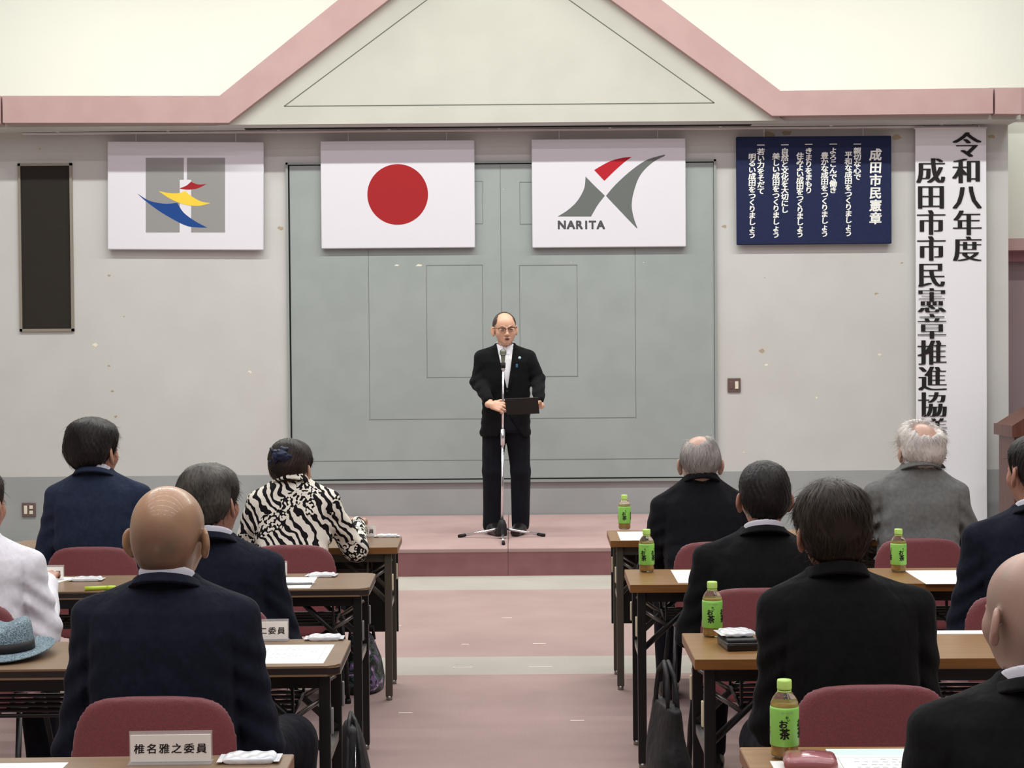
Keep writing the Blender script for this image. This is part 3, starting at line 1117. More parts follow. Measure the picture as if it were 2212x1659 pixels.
m = MB()
m.box((-7.2, -4.2, -0.1), (7.2, BACK_Y + .2, 0.0))
fl = m.build('floor', [M['floor'], M['tape']])
structure(fl)
m = MB()
for px, py, w in ((1095, 1335, .03), (1165, 1391, .035), (1000, 1442, .05), (1168, 1441, .06), (1247, 1557, .03), (876, 1540, .03), (860, 1352, .02), (1005, 1392, .02)):
    p = pz(px, py, 0.0)
    m.box((p.x - w, p.y - .008, 0.0), (p.x + w, p.y + .008, .0015))
structure(m.build('trim_1', M['tape']), 'small pale tape marks on the pink carpet of the aisle')

m = MB(); m.box((-7.2, BACK_Y, 0), (7.2, BACK_Y + .15, CEIL_Z)); structure(m.build('wall_back', M['upper']))
m = MB(); m.box((-7.25, -4.2, 0), (-7.1, BACK_Y, CEIL_Z)); structure(m.build('wall_left', M['hall']))
m = MB(); m.box((7.1, -4.2, 0), (7.25, BACK_Y, CEIL_Z)); structure(m.build('wall_right', M['hall']))
m = MB(); m.box((-7.2, -4.3, 0), (7.2, -4.15, CEIL_Z)); structure(m.build('wall_front', M['hall']))
m = MB(); m.box((-7.25, -4.3, CEIL_Z), (7.25, BACK_Y + .2, CEIL_Z + .1)); structure(m.build('ceiling', M['ceil']))

# stage wall block with grey dado and old marks
xr = X_(2178.5, 700, WALL_Y)
xl = -xr - 0.24
zd = Z_(1100, 1022, WALL_Y)
SOFF = Z_(1106, 265, BEAM_Y)
m = MB()
m.box((xl, WALL_Y, zd), (xr, BACK_Y, SOFF + .05), 0)
m.box((xl, WALL_Y - .004, 0), (xr, BACK_Y, zd), 1)
marks = [(540, 803, .022, 2), (205, 745, .030, 2), (1655, 788, .02, 2), (1900, 766, .022, 2), (1764, 859, .014, 2), (1607, 977, .014, 2),
         (243, 845, .018, 3), (235, 790, .016, 3), (1646, 758, .03, 3), (1893, 634, .022, 3), (1948, 568, .014, 3), (1652, 600, .008, 3),
         (250, 900, .02, 3), (86, 321, .012, 3), (1937, 298, .05, 3), (2140, 295, .04, 3), (1661, 292, .06, 3), (1700, 288, .05, 3), (606, 493, .03, 3),
         (1565, 490, .03, 3), (268, 684, .01, 3), (235, 595, .02, 3)]
rnd = random.Random(4)
for px, py, r, mi in marks:
    p = pd(px, py, WALL_Y)
    pts = [(p.x + r * rnd.uniform(.5, 1) * math.cos(a), p.z + r * rnd.uniform(.25, .7) * math.sin(a)) for a in [k * 2 * math.pi / 9 for k in range(9)]]
    m.prism(pts, 'Y', WALL_Y - .0008, WALL_Y + .002, mi)
structure(m.build('wall_stage', [M['wall'], M['dado'], M['chip'], M['stain']]))
m = MB(); m.box((xl, WALL_Y - .012, 0), (xr, WALL_Y, .07)); structure(m.build('baseboard_stage', M['dado']))

# pink beam: straight arms and a steep gable
up = [(5, 207), (474, 207), (730, 0)]
lo = [(6, 265), (494, 265), (838, 0)]
upr = [(2145, 190), (1686, 196), (1429, 0)]
lor = [(2145, 245), (1668, 250), (1321, 0)]


def isect(a, b, c, d):
    (x1, y1), (x2, y2), (x3, y3), (x4, y4) = a, b, c, d
    den = (x1 - x2) * (y3 - y4) - (y1 - y2) * (x3 - x4)
    t = ((x1 - x3) * (y3 - y4) - (y1 - y3) * (x3 - x4)) / den
    return (x1 + t * (x2 - x1), y1 + t * (y2 - y1))


apex_u = isect(up[1], up[2], upr[1], upr[2])
apex_l = isect(lo[1], lo[2], lor[1], lor[2])
poly = [up[0], up[1], apex_u, upr[1], upr[0], lor[0], lor[1], apex_l, lo[1], lo[0]]
Pb = [xz(*p, BEAM_Y) for p in poly]
m = MB()
half1 = [Pb[0], Pb[1], Pb[8], Pb[9]]
half2 = [Pb[1], Pb[2], Pb[7], Pb[8]]
half3 = [Pb[2], Pb[3], Pb[6], Pb[7]]
half4 = [Pb[3], Pb[4], Pb[5], Pb[6]]
for hp in (half1, half2, half3, half4):
    m.prism(hp, 'Y', BEAM_Y, BACK_Y)
bm_ = m.bm
bmesh.ops.remove_doubles(bm_, verts=bm_.verts[:], dist=0.0005)
structure(m.build('trim_2', M['pink']))
for nm, q in (('trim_3', [(2150, 190), (2206, 189), (2206, 246), (2150, 246)]), ('trim_4', [(-55, 207), (1, 207), (1, 267), (-55, 267)])):
    m = MB(); m.prism([xz(*p, BEAM_Y) for p in q], 'Y', BEAM_Y, BACK_Y); structure(m.build(nm, M['pink']))
m = MB()
b0, b1 = xz(2206, 193, BEAM_Y + .06), xz(2206, 244, BEAM_Y + .06)
m.box((b0[0] + .02, BACK_Y - .10, b1[1] + .13), (6.9, BACK_Y, b0[1] + .17))
structure(m.build('trim_5', M['pink']))
m = MB()
b0, b1 = xz(-56, 212, BEAM_Y + .06), xz(-56, 264, BEAM_Y + .06)
m.box((-6.9, BACK_Y - .10, b1[1] + .13), (b0[0] - .02, BACK_Y, b0[1] + .17))
structure(m.build('trim_6', M['pink']))

# gable panel with an inset line
GY = BEAM_Y + .07
gp = [xz(498, 272, GY), xz(1662, 258, GY), xz(*apex_l, GY)]
zg = (gp[0][1] + gp[1][1]) / 2
m = MB()
m.prism([(gp[0][0] - .12, zg), (gp[1][0] + .12, zg), (gp[2][0], gp[2][1] + .12)], 'Y', GY, GY + .05)
gab = structure(m.build('wall_gable', M['gable']))
m = MB()
t0, t1 = xz(614, 231, GY), xz(1543, 221, GY)
zt = (t0[1] + t1[1]) / 2
t2 = (gp[2][0], xz(1076, -112, GY)[1])
tri = [Vector((t0[0], GY, zt)), Vector((t1[0], GY, zt)), Vector((t2[0], GY, t2[1]))]
for a, b in ((0, 1), (1, 2), (2, 0)):
    A, B = tri[a], tri[b]
    d = (B - A).normalized()
    nrm_ = Vector((-d.z, 0, d.x)) * .0042
    m.prism([(A.x + nrm_.x, A.z + nrm_.z), (B.x + nrm_.x, B.z + nrm_.z), (B.x - nrm_.x, B.z - nrm_.z), (A.x - nrm_.x, A.z - nrm_.z)], 'Y', GY - .001, GY + .002)
m.build('panel_groove', M['groove'], gab)
# soffit behind the beam
m = MB(); m.box((xl, GY + .05, zg + .0), (xr, WALL_Y + .02, zg + .04)); structure(m.build('trim_7', M['wall']))
x0, x1 = X_(530, 280, 13.78), X_(1622, 275, 13.78)
m = MB(); m.box((x0, 13.74, zg - .007), (x1, 13.80, zg)); structure(m.build('trim_8', M['black']))

# grey partition set in the stage wall
dl, dr_ = X_(627, 700, WALL_Y), X_(1542, 700, WALL_Y)
dt, db = Z_(1085, 354, WALL_Y), Z_(1085, 1034, WALL_Y)
m = MB()
m.box((dl, WALL_Y - .012, db), (dr_, WALL_Y + .02, dt))
door = structure(m.build('door_1', M['door']))
m = MB()
fw = .022
m.box((dl - fw, WALL_Y - .03, db - fw), (dl - .004, WALL_Y + .01, dt + fw))
m.box((dr_ + .004, WALL_Y - .03, db - fw), (dr_ + fw, WALL_Y + .01, dt + fw))
m.box((dl - fw, WALL_Y - .03, dt + .004), (dr_ + fw, WALL_Y + .01, dt + fw))
m.box((dl - fw, WALL_Y - .035, db - fw - .006), (dr_ + fw, WALL_Y + .01, db - .006))
m.build('door_frame', M['door_frame'], door)
m = MB()
m.box((dl - .004, WALL_Y - .0135, db), (dl + .009, WALL_Y, dt))
m.box((dl, WALL_Y - .0135, db - .004), (dr_, WALL_Y, db + .006))
m.box((dl, WALL_Y - .0135, dt - .004), (dr_, WALL_Y, dt + .003))
m.build('door_gap', M['black'], door)
m = MB()
def hline(x0, x1, y, t=.003):
    a, b = xz(x0, y, WALL_Y), xz(x1, y, WALL_Y); z = (a[1] + b[1]) / 2
    m.box((a[0], WALL_Y - .0135, z - t), (b[0], WALL_Y, z + t))
def vline(x, y0, y1, t=.0022):
    a, b = xz(x, y0, WALL_Y), xz(x, y1, WALL_Y); xx = (a[0] + b[0]) / 2
    m.box((xx - t, WALL_Y - .0135, b[1]), (xx + t, WALL_Y, a[1]))
vline(1083, 356, 990)
hline(629, 1540, 993)
hline(797, 1372, 904); vline(797, 392, 904); vline(1372, 392, 904)
hline(922, 1043, 573); hline(1123, 1247, 573); hline(922, 1247, 814)
vline(922, 573, 814); vline(1247, 573, 814); vline(1043, 573, 814); vline(1123, 573, 814)
for px, py, r_ in ((857, 573, .022), (905, 573, .03), (1087, 409, .006), (1233, 567, .006), (1390, 567, .008)):
    p = pd(px, py, WALL_Y); chips = globals().setdefault('chips', []); chips.append((p.x, p.z, r_))
hline(797, 1043, 393); hline(1123, 1372, 393); vline(1043, 393, 484); vline(1123, 393, 484)
hline(922, 1043, 484); hline(1123, 1247, 484)
vline(797, 360, 393); vline(1372, 360, 393)
m.build('panel_joint', M['door_line'], door)
for cx_, cz_, r_ in chips:
    m = MB(); m.prism([(cx_ - r_, cz_ - r_ * .25), (cx_ + r_ * .6, cz_ - r_ * .3), (cx_ + r_, cz_ + r_ * .1), (cx_ - r_ * .2, cz_ + r_ * .3)], 'Y', WALL_Y - .0128, WALL_Y - .011); m.build('paint_chip', M['chip'], door)

# side recess on the right: lintel, mauve door
m = MB()
a, b = xz(2176, 520, BACK_Y), xz(2176, 545, BACK_Y)
m.box((a[0] - .1, BACK_Y - .30, b[1]), (6.9, BACK_Y, a[1]), 0)
structure(m.build('trim_9', M['pink']))
m = MB(); m.box((a[0] - .1, BACK_Y - .14, b[1] - .09), (6.9, BACK_Y, b[1]), 0); structure(m.build('trim_10', M['mauve_dark']))
m = MB(); m.box((a[0] - .1, BACK_Y - .05, 0), (6.9, BACK_Y, b[1] - .09)); structure(m.build('door_2', M['mauve']))

# loudspeaker opening on the left of the stage wall
def wall_quad(pxs, pys, y):
    xs = [X_(pxs[0], pys[1], y), X_(pxs[1], pys[1], y)]
    zs = [Z_((pxs[0] + pxs[1]) / 2, pys[1], y), Z_((pxs[0] + pxs[1]) / 2, pys[0], y)]
    return xs, zs
xs, zs = wall_quad((44, 161), (353, 716), WALL_Y)
sp = empty('wall_loudspeaker', ((xs[0] + xs[1]) / 2, WALL_Y, zs[0]), 0, 'tall dark rectangular loudspeaker grille in a thin beige frame, left end of the stage wall', 'loudspeaker')
w, hgt = xs[1] - xs[0], zs[1] - zs[0]
m = MB()
t = .022
m.box((-w / 2, -.02, 0), (-w / 2 + t, .01, hgt)); m.box((w / 2 - t, -.02, 0), (w / 2, .01, hgt))
m.box((-w / 2, -.02, 0), (w / 2, .01, t)); m.box((-w / 2, -.02, hgt - t), (w / 2, .01, hgt))
m.build('frame', M['grille_frame'], sp)
m = MB(); m.box((-w / 2 + t, -.006, t), (w / 2 - t, .01, hgt - t)); m.build('grille', M['grille'], sp)

# curtain rails under the beam
RY = 13.89
p0, p1 = pd(50, 290, RY), pd(2108, 272, RY)
zr = (p0.z + p1.z) / 2
rail = empty('curtain_rail', ((p0.x + p1.x) / 2, RY, zr), 0, 'long thin pale double curtain rail under the pink beam above the hung boards', 'rail')
L = (p1.x - p0.x) / 2
m = MB(); m.box((-L, -.020, -.012), (L, .004, .006), 0, .003); m.box((-L + .02, -.06, .010), (L - .05, -.036, .022), 0, .003); m.build('track', M['rail'], rail)
for k in range(9):
    m = MB(); xx = -L + .3 + k * (2 * L - .6) / 8
    m.box((xx - .012, -.05, .006), (xx + .012, .06, .016)); m.build('bracket', M['rail'], rail)

# ------------------------------------------------------------------ boards hung on the stage wall
BY = 13.85


class Board:
    def __init__(s, name, label, q, m_, tilt=0.0, th=.04, cat='sign'):
        tl, tr, br, bl = [pd(*p, BY) for p in q]
        s.w = ((tr - tl).length + (br - bl).length) / 2
        s.h = ((tl - bl).length + (tr - br).length) / 2
        c = (tl + tr + br + bl) / 4
        s.c = c
        s.root = empty(name, (c.x, BY + .001, c.z), 0, label, cat)
        s.root.rotation_euler = (0, tilt, 0)
        s.tilt = tilt
        m = MB(); m.box((-s.w / 2, 0, -s.h / 2), (s.w / 2, th, s.h / 2), 0, .008, 3); m.build('panel', m_, s.root)
        for sx in (-.32, .32):
            m = MB(); m.box((sx * s.w - .002, th * .4, s.h / 2 - .02), (sx * s.w + .002, th * .5, zr - c.z)); m.build('hanger', M['rail'], s.root)

    def loc(s, px, py):
        p = pd(px, py, BY)
        x, z = p.x - s.c.x, p.z - s.c.z
        ca, sa = math.cos(-s.tilt), math.sin(-s.tilt)
        return (x * ca + z * sa, -x * sa + z * ca)

    def shape(s, name, pts, m_, k=0, off=.0015):
        m = MB(); m.prism([s.loc(*p) for p in pts], 'Y', -off, .002)
        return m.build(name, m_, s.root, tri=True)


def curve(pts, n=8):
    """Catmull-Rom through photo points"""
    out = []
    for i in range(len(pts) - 1):
        p0, p1, p2, p3 = pts[max(i - 1, 0)], pts[i], pts[i + 1], pts[min(i + 2, len(pts) - 1)]
        for k in range(n):
            t = k / n
            out.append(tuple(0.5 * ((2 * p1[j]) + (-p0[j] + p2[j]) * t + (2 * p0[j] - 5 * p1[j] + 4 * p2[j] - p3[j]) * t * t + (-p0[j] + 3 * p1[j] - 3 * p2[j] + p3[j]) * t ** 3) for j in (0, 1)))
    out.append(pts[-1])
    return out


z1 = lambda u, v: (u / 2.962, v / 2.962)
z2 = lambda u, v: (740 + u / 2.962, v / 2.962)
B1 = Board('flag_board', 'white board with two grey blocks and red, yellow and blue bird shapes', [(231, 305), (569, 307), (569, 541), (233, 538)], M['board_white'], .012)
B1.shape('emblem_block', [(315, 341), (397, 341), (397, 388), (388, 388), (388, 502), (315, 502)], M['emblem_grey'])
B1.shape('emblem_block', [(404, 341), (486, 341), (486, 502), (413, 502), (413, 388), (404, 388)], M['emblem_grey'])
B1.shape('emblem_bird', curve([z1(1150, 1205), z1(1192, 1188), z1(1222, 1163)]) + curve([z1(1222, 1163), z1(1268, 1180), z1(1322, 1177)]) + curve([z1(1322, 1177), z1(1265, 1205), z1(1200, 1213), z1(1150, 1206)])[1:-1], M['emblem_darkred'], off=.0022)
B1.shape('emblem_bird', curve([z1(1015, 1222), z1(1080, 1235), z1(1140, 1236), z1(1186, 1222)]) + curve([z1(1186, 1222), z1(1225, 1255), z1(1285, 1288), z1(1347, 1300)])[1:] + curve([z1(1347, 1300), z1(1270, 1317), z1(1180, 1308), z1(1090, 1272), z1(1015, 1223)])[1:-1], M['emblem_yellow'], off=.0022)
B1.shape('emblem_bird', curve([z1(882, 1240), z1(955, 1284), z1(1050, 1303), z1(1134, 1298)]) + curve([z1(1134, 1298), z1(1175, 1360), z1(1245, 1413), z1(1327, 1457)])[1:] + curve([z1(1327, 1457), z1(1200, 1446), z1(1055, 1373), z1(950, 1300), z1(882, 1241)])[1:-1], M['emblem_blue'], off=.0022)
B2 = Board('flag_board', 'white board with a large red disc, hung over the grey partition', [(691, 305), (1024, 302), (1027, 534), (695, 538)], M['board_white'])
B2.shape('disc', [(859 + 65.5 * math.cos(a), 420 + 65.5 * math.sin(a)) for a in [k * 2 * math.pi / 64 for k in range(64)]], M['flag_red'])
B3 = Board('flag_board', 'white board with grey and red swooping wing emblem over small capital letters', [(1148, 302), (1481, 297), (1482, 533), (1150, 535)], M['board_white'])
B3.shape('emblem_red_wing', curve([z2(1610, 1088), z2(1700, 1037), z2(1780, 1012), z2(1850, 1004)]) + curve([z2(1850, 1004), z2(1800, 1040), z2(1742, 1092), z2(1675, 1157)])[1:], M['emblem_red'])
B3.shape('emblem_left_wing', curve([z2(1555, 1130), z2(1612, 1188), z2(1678, 1252)]) + curve([z2(1678, 1252), z2(1632, 1312), z2(1590, 1385)])[1:] + [z2(1377, 1385)] + curve([z2(1377, 1385), z2(1440, 1345), z2(1500, 1288), z2(1545, 1208), z2(1555, 1131)])[1:-1], M['emblem_slate'])
B3.shape('emblem_right_wing', curve([z2(1686, 1252), z2(1750, 1178), z2(1850, 1088), z2(1950, 1022), z2(2062, 989)]) + curve([z2(2062, 997), z2(1980, 1042), z2(1905, 1120), z2(1865, 1220), z2(1850, 1310), z2(1862, 1390), z2(1887, 1460)]) + curve([z2(1880, 1458), z2(1800, 1375), z2(1686, 1254)])[:-1], M['emblem_slate'])
it = []
for i, ch in enumerate('NARITA'):
    x, z = B3.loc(*z2((1403, 1461, 1516, 1559, 1599, 1652)[i], 1439))
    it.append((ch, x, z, .066, .066))
letters('lettering', it, M['emblem_dark'], B3.root, heavy=.055, heavy_v=.055)
B4 = Board('notice_board', 'dark navy board with white vertical Japanese writing', [(1591, 296), (1926, 292), (1926, 526), (1592, 529)], M['board_blue'])
it = []
zz = lambda u, v: (1580 + u / 6.144, 280 + v / 6.144)
for i, ch in enumerate('成田市民憲章'):
    x, z = B4.loc(*zz(1913, 335 + i * 169)); it.append((ch, x, z, .100, .100))
cols = [(1670, 195, '一親切な心で'), (1553, 335, '平和な成田をつくりましょう'), (1350, 195, '一よろこんで働き'), (1237, 345, '豊かな成田をつくりましょう'),
        (1025, 198, '一きまりをまもり'), (910, 350, '住みよい成田をつくりましょう'), (708, 205, '一自然と文化を大切にし'), (592, 355, '美しい成田をつくりましょう'),
        (390, 208, '一若い力をそだて'), (275, 362, '明るい成田をつくりましょう')]
for u, v, tx in cols:
    n = len(tx)
    end = {335: 1375, 345: 1383, 350: 1390, 355: 1395, 362: 1400}.get(v)
    step = (end - v) / (n - 1) if end else 87.0
    if not end and n == 11: step = 86.0
    for i, ch in enumerate(tx):
        x, z = B4.loc(*zz(u, v + i * step)); it.append((ch, x, z, .062, .056))
letters('lettering', it, M['letter_white'], B4.root, heavy=.036, heavy_v=.024, shear=0.06)

# long hanging title banner
BNY = 13.84
p0, p1 = pd(1974, 278, BNY), pd(2127, 276, BNY)
pb = pd(2052, 1136, BNY)
bw = p1.x - p0.x
ban = empty('hanging_banner', ((p0.x + p1.x) / 2 + .012, BNY, p0.z), 0, 'long white paper banner with two columns of bold black Japanese characters', 'banner')
m = MB()
hb = p0.z - pb.z
n = 24
vs = [[m.bm.verts.new((sx * bw / 2, .004 * math.sin(k * .7) * (k / n), -hb * k / n)) for sx in (-1, 1)] for k in range(n + 1)]
for k in range(n):
    f = m.bm.faces.new((vs[k][0], vs[k][1], vs[k + 1][1], vs[k + 1][0]))
o = m.build('sheet', M['banner'], ban)
sm = o.modifiers.new('Solidify', 'SOLIDIFY'); sm.thickness = .002; sm.offset = 0
m = MB(); m.cyl((-bw / 2 - .01, 0, .005), (bw / 2 + .01, 0, .005), .009); m.build('top_bar', M['rail'], ban)
for sx in (-.25, .25):
    m = MB(); m.box((sx * bw * 1.6 - .004, -.003, 0), (sx * bw * 1.6 + .004, .003, max(.02, zr - p0.z))); m.build('hanger', M['rail'], ban)
it = []
def bl(px, py):
    p = pd(px, py, BNY); return (p.x - ban.location.x, p.z - ban.location.z)
for i, ch in enumerate('令和八年度'):
    x, z = bl(2088 + i * .3, 314 + i * 56.2); it.append((ch, x, z, .235, .220))
for i, ch in enumerate('成田市市民憲章推進協議会総会'):
    x, z = bl(2010 + i * .45, 370 + i * 56.1); it.append((ch, x, z, .235, .220))
letters('lettering', it, M['letter_black'], ban, off=-.008, heavy=.055, heavy_v=.0, thin=.015)

# switches
def switch_plate(px, py, hw, hh, label, kind, wy):
    p = pd(px, py, wy)
    r = empty('switch_plate', (p.x, wy - .0, p.z), 0, label, 'switch')
    m = MB(); m.box((-hw, -.014, -hh), (hw, 0, hh), 0, .004); m.build('plate', M['plate'], r)
    if kind == 0:
        m = MB(); m.box((.006, -.022, -.032), (.036, -.014, .032), 0, .003); m.build('rocker', M['switch'], r)
        m = MB(); m.box((-.036, -.020, -.032), (-.010, -.014, .032), 0, .003); m.build('rocker', M['plate'], r)
    else:
        m = MB(); m.box((-.040, -.020, -.036), (-.012, -.014, .036), 0, .003); m.build('rocker', M['switch'], r)
        for z in (-.022, .022):
            m = MB(); m.box((.006, -.020, z - .015), (.036, -.014, z + .015), 0, .003); m.build('socket', M['switch'], r)
switch_plate(1585.5, 832, .055, .060, 'brown switch plate on the beige wall right of the grey partition', 0, WALL_Y)
switch_plate(63, 1101, .058, .060, 'brown plate with ivory switch and two sockets on the grey dado at left', 1, WALL_Y - .004)

# ------------------------------------------------------------------ stage
SH = 0.196
SY0 = 11.53
SYB = WALL_Y - .02
for i, (a, b, tx) in enumerate(((-1.84, -0.038, 'left'), (-0.036, 1.766, 'right'))):
    r = empty('stage_platform', ((a + b) / 2, SY0, 0), 0, 'low pink carpeted stage platform, %s half of the pair' % tx, 'platform', )
    w = (b - a) / 2
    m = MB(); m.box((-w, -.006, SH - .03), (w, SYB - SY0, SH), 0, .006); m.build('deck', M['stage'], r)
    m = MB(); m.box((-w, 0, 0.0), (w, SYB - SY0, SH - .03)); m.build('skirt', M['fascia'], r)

# lectern at the right edge
p = pd(2183, 925, 13.1)
lec = empty('lectern', (p.x + .33, 13.1, 0), 0, 'dark brown wooden lectern with slanted top at the right edge, behind the seated man', 'lectern')
zt = p.z
m = MB(); m.box((-.30, 0, .05), (.30, .42, zt - .06), 0, .006); m.build('body', M['brown_wood'], lec)
m = MB(); m.prism([(-.04, zt - .07), (.46, zt - .07), (.46, zt + .02), (-.04, zt + .02)], 'X', -.33, .33); m.build('top', M['brown_wood'], lec)
m = MB()
m.prism([(-.33, zt + .02), (.33, zt + .02), (.12, zt + .15), (-.12, zt + .15)], 'Y', -.04, .40); m.build('slope', M['brown_wood'], lec)
m = MB(); m.box((-.32, -.02, 0), (.32, .44, .05)); m.build('plinth', M['brown_wood'], lec)

# ------------------------------------------------------------------ tables
TH, TW, TD = 0.70, 1.80, 0.44


def make_table(name, label, fr, nr, side, style, front_panel=False, yaw=0.0):
    """fr, nr: photo positions of the far and near corner at the aisle; side -1 = left block"""
    a, b = pz(*fr, TH), pz(*nr, TH) if nr else None
    if b is None:
        ymid = a.y - TD / 2; xin = a.x
    else:
        ymid = (a.y + b.y) / 2; xin = (a.x + b.x) / 2
    cx = xin + side * TW / 2
    # the aisle end stays put when the table is turned
    cy = ymid - math.sin(yaw) * (-side) * TW / 2
    r = empty(name, (cx, cy, 0), yaw, label, 'table', 'folding meeting tables')
    dark = style == 'dark'
    steel = M['steel_olive'] if front_panel else M['steel_black']
    pts = rrect(TW, TD, .035 if dark else .004, 6 if dark else 2)
    m = MB(); m.prism(pts, 'Z', TH - .030, TH, 0, 1)
    es = [e for e in m.bm.edges if abs(e.verts[0].co.z - e.verts[1].co.z) < 1e-5]
    bmesh.ops.bevel(m.bm, geom=es, offset=.006 if dark else .0015, segments=2, affect='EDGES')
    m.build('tabletop', [M['grey_top'] if dark or side < 0 else M['wood_top'], M['dark_edge'] if dark else M['wood_edge']], r)
    m = MB()
    for sy in (-1, 1):
        m.box((-TW / 2 + .06, sy * (TD / 2 - .05) - .012, TH - .070), (TW / 2 - .06, sy * (TD / 2 - .05) + .012, TH - .030))
    for sx in (-1, 1):
        m.box((sx * (TW / 2 - .065) - .015, -TD / 2 + .04, TH - .062), (sx * (TW / 2 - .065) + .015, TD / 2 - .04, TH - .030))
    m.build('frame_rail', steel, r)
    for sx in (-1, 1):
        xx = sx * (TW / 2 - .045)
        for sy in (-1, 1):
            yy = sy * (TD / 2 - .035)
            m = MB(); m.box((xx - .016, yy - .013, .018), (xx + .016, yy + .013, TH - .030), 0, .003)
            leg = m.build('leg', steel, r)
            m = MB(); m.box((xx + sx * .016, yy - .010, .50), (xx + sx * .024, yy + .010, .575), 0, .003); m.build('bumper', M['bumper_grey'] if dark else M['bumper'], leg)
            m = MB(); m.cyl((xx, yy, 0), (xx, yy, .02), .014); m.build('foot', M['steel_grey'], leg)
        m = MB(); m.box((xx - .008, -TD / 2 + .04, .40), (xx + .008, TD / 2 - .04, .425)); m.build('crossbar', M['steel_grey'], r)
        for sy in (-1, 1):
            yy = sy * (TD / 2 - .065)
            p0, p1 = Vector((xx, yy, .44)), Vector((xx - sx * .22, yy, TH - .05))
            m = MB(); m.cyl(p0, p1, .011, n=8); m.build('brace', steel, r)
            m = MB(); m.cyl(Vector((xx, yy, .60)), p0.lerp(p1, .45), .008, n=6); m.build('link', M['steel_grey'], r)
    m = MB()
    for k in range(5):
        y = -TD / 2 + .07 + k * .07
        m.cyl((-TW / 2 + .14, y, .555), (TW / 2 - .14, y, .555), .006, n=8)
    for x in (-TW / 2 + .14, -.3, .3, TW / 2 - .14):
        m.cyl((x, -TD / 2 + .06, .550), (x, TD / 2 - .08, .550), .006, n=8)
        m.box((x - .004, -TD / 2 + .06, .55), (x + .004, -TD / 2 + .075, TH - .04))
        m.box((x - .004, TD / 2 - .09, .55), (x + .004, TD / 2 - .075, TH - .04))
    m.build('shelf', steel, r)
    if front_panel:
        m = MB(); m.box((-TW / 2 + .02, TD / 2 - .012, .245), (TW / 2 - .02, TD / 2 - .004, TH - .032)); m.build('modesty_panel', M['panel_black'], r)
        m = MB()
        for sx in (-1, 1):
            m.box((sx * (TW / 2 - .045) - .014, TD / 2 - .030, .28), (sx * (TW / 2 - .045) + .014, TD / 2 - .008, .31))
        m.build('panel_clip', M['steel_grey'], r)
    return r


YL, YR = math.radians(1.1), math.radians(-1.1)
T = {}
T['L1'] = make_table('folding_table', 'left front table with wood edge and black modesty panel, zebra-shirt woman seated at it', (872, 1159), (855, 1182), -1, 'wood', True, YL)
T['L2'] = make_table('folding_table', 'taupe table with dark rounded edge in front of the grey-haired man, second row left', (812, 1237.5), (797, 1271), -1, 'dark', False, YL)
T['L3'] = make_table('folding_table', 'taupe table with dark rounded edge in front of the bald navy-suited man', (756, 1378), (737, 1440), -1, 'dark', False, YL)
T['L4'] = make_table('folding_table', 'nearest left table at the bottom edge, bearing the largest name card', (640, 1629), None, -1, 'wood', False, YL)
T['R1'] = make_table('folding_table', 'right front table by the stage with black modesty panel', (1308.5, 1146.5), (1320.7, 1168), 1, 'wood', True, YR)
T['R2'] = make_table('folding_table', 'wooden-edged table on the right in the second row, two tea bottles on it', (1345.7, 1230), (1364, 1264), 1, 'wood', False, YR)
T['R3'] = make_table('folding_table', 'wooden-edged table on the right with the black case on it', (1469, 1368.5), (1504.6, 1424), 1, 'wood', False, YR)
T['R4'] = make_table('folding_table', 'nearest right table at the bottom edge with the largest tea bottle', (1592.5, 1614), None, 1, 'wood', False, YR)

# ------------------------------------------------------------------ chairs
def make_chair(label):
    r = empty('stacking_chair', (0, 0, 0), 0, label, 'chair', 'maroon stacking chairs')
    F = Field((-.24, -.06, .36), (.24, .10, .80), .007)
    sl, X, Y, Z = F.xyz()
    zc = (Z - .575) / .195
    wid = .205 - .020 * np.clip(-zc, 0, 1) - .012 * np.clip(zc, 0, 1)
    q = (np.abs(X / wid) ** 4.2 + np.abs(zc) ** 4.2) ** (1 / 4.2)
    yy = Y - .75 * X ** 2 - .03 * zc + .02
    d = smax((q - 1) * .195, np.abs(yy) - .010, .020)
    d = d + .010 * np.exp(-(X / .12) ** 2) * np.exp(-((Z - .765) / .03) ** 2) * 0
    F.D = np.broadcast_to(d, F.D.shape).astype(np.float32)
    v, q = F.arrays()
    quad_object('backrest', v, q, M['maroon'], r)
    F = Field((-.24, -.02, .38), (.24, .46, .47), .009)
    sl, X, Y, Z = F.xyz()
    q = (np.abs(X / .205) ** 4 + np.abs((Y - .225) / .20) ** 4) ** .25
    d = smax((q - 1) * .2, np.abs(Z - .420 - .15 * (X ** 2)) - .014, .022)
    F.D = np.broadcast_to(d, F.D.shape).astype(np.float32)
    v, q = F.arrays()
    quad_object('seat', v, q, M['maroon'], r)
    m = MB()
    for s in (-1, 1):
        m.tube([(s * .155, .012, .66), (s * .160, .005, .52), (s * .175, .03, .42), (s * .18, .10, .395), (s * .18, .34, .395)], .010)
    m.tube([(-.18, .10, .395), (.18, .10, .395)], .009)
    m.tube([(-.18, .33, .395), (.18, .33, .395)], .009)
    m.build('seat_frame', M['steel_black'], r)
    for s in (-1, 1):
        m = MB(); m.tube([(s * .18, .34, .395), (s * .195, .40, .20), (s * .20, .42, .008)], .010); lg = m.build('leg', M['steel_black'], r)
        m = MB(); m.cyl((s * .20, .42, 0), (s * .20, .42, .022), .014); m.build('foot', M['rubber'], lg)
        m = MB(); m.tube([(s * .18, .08, .395), (s * .195, .0, .20), (s * .20, -.03, .008)], .010); lg = m.build('leg', M['steel_black'], r)
        m = MB(); m.cyl((s * .20, -.03, 0), (s * .20, -.03, .022), .014); m.build('foot', M['rubber'], lg)
    return r


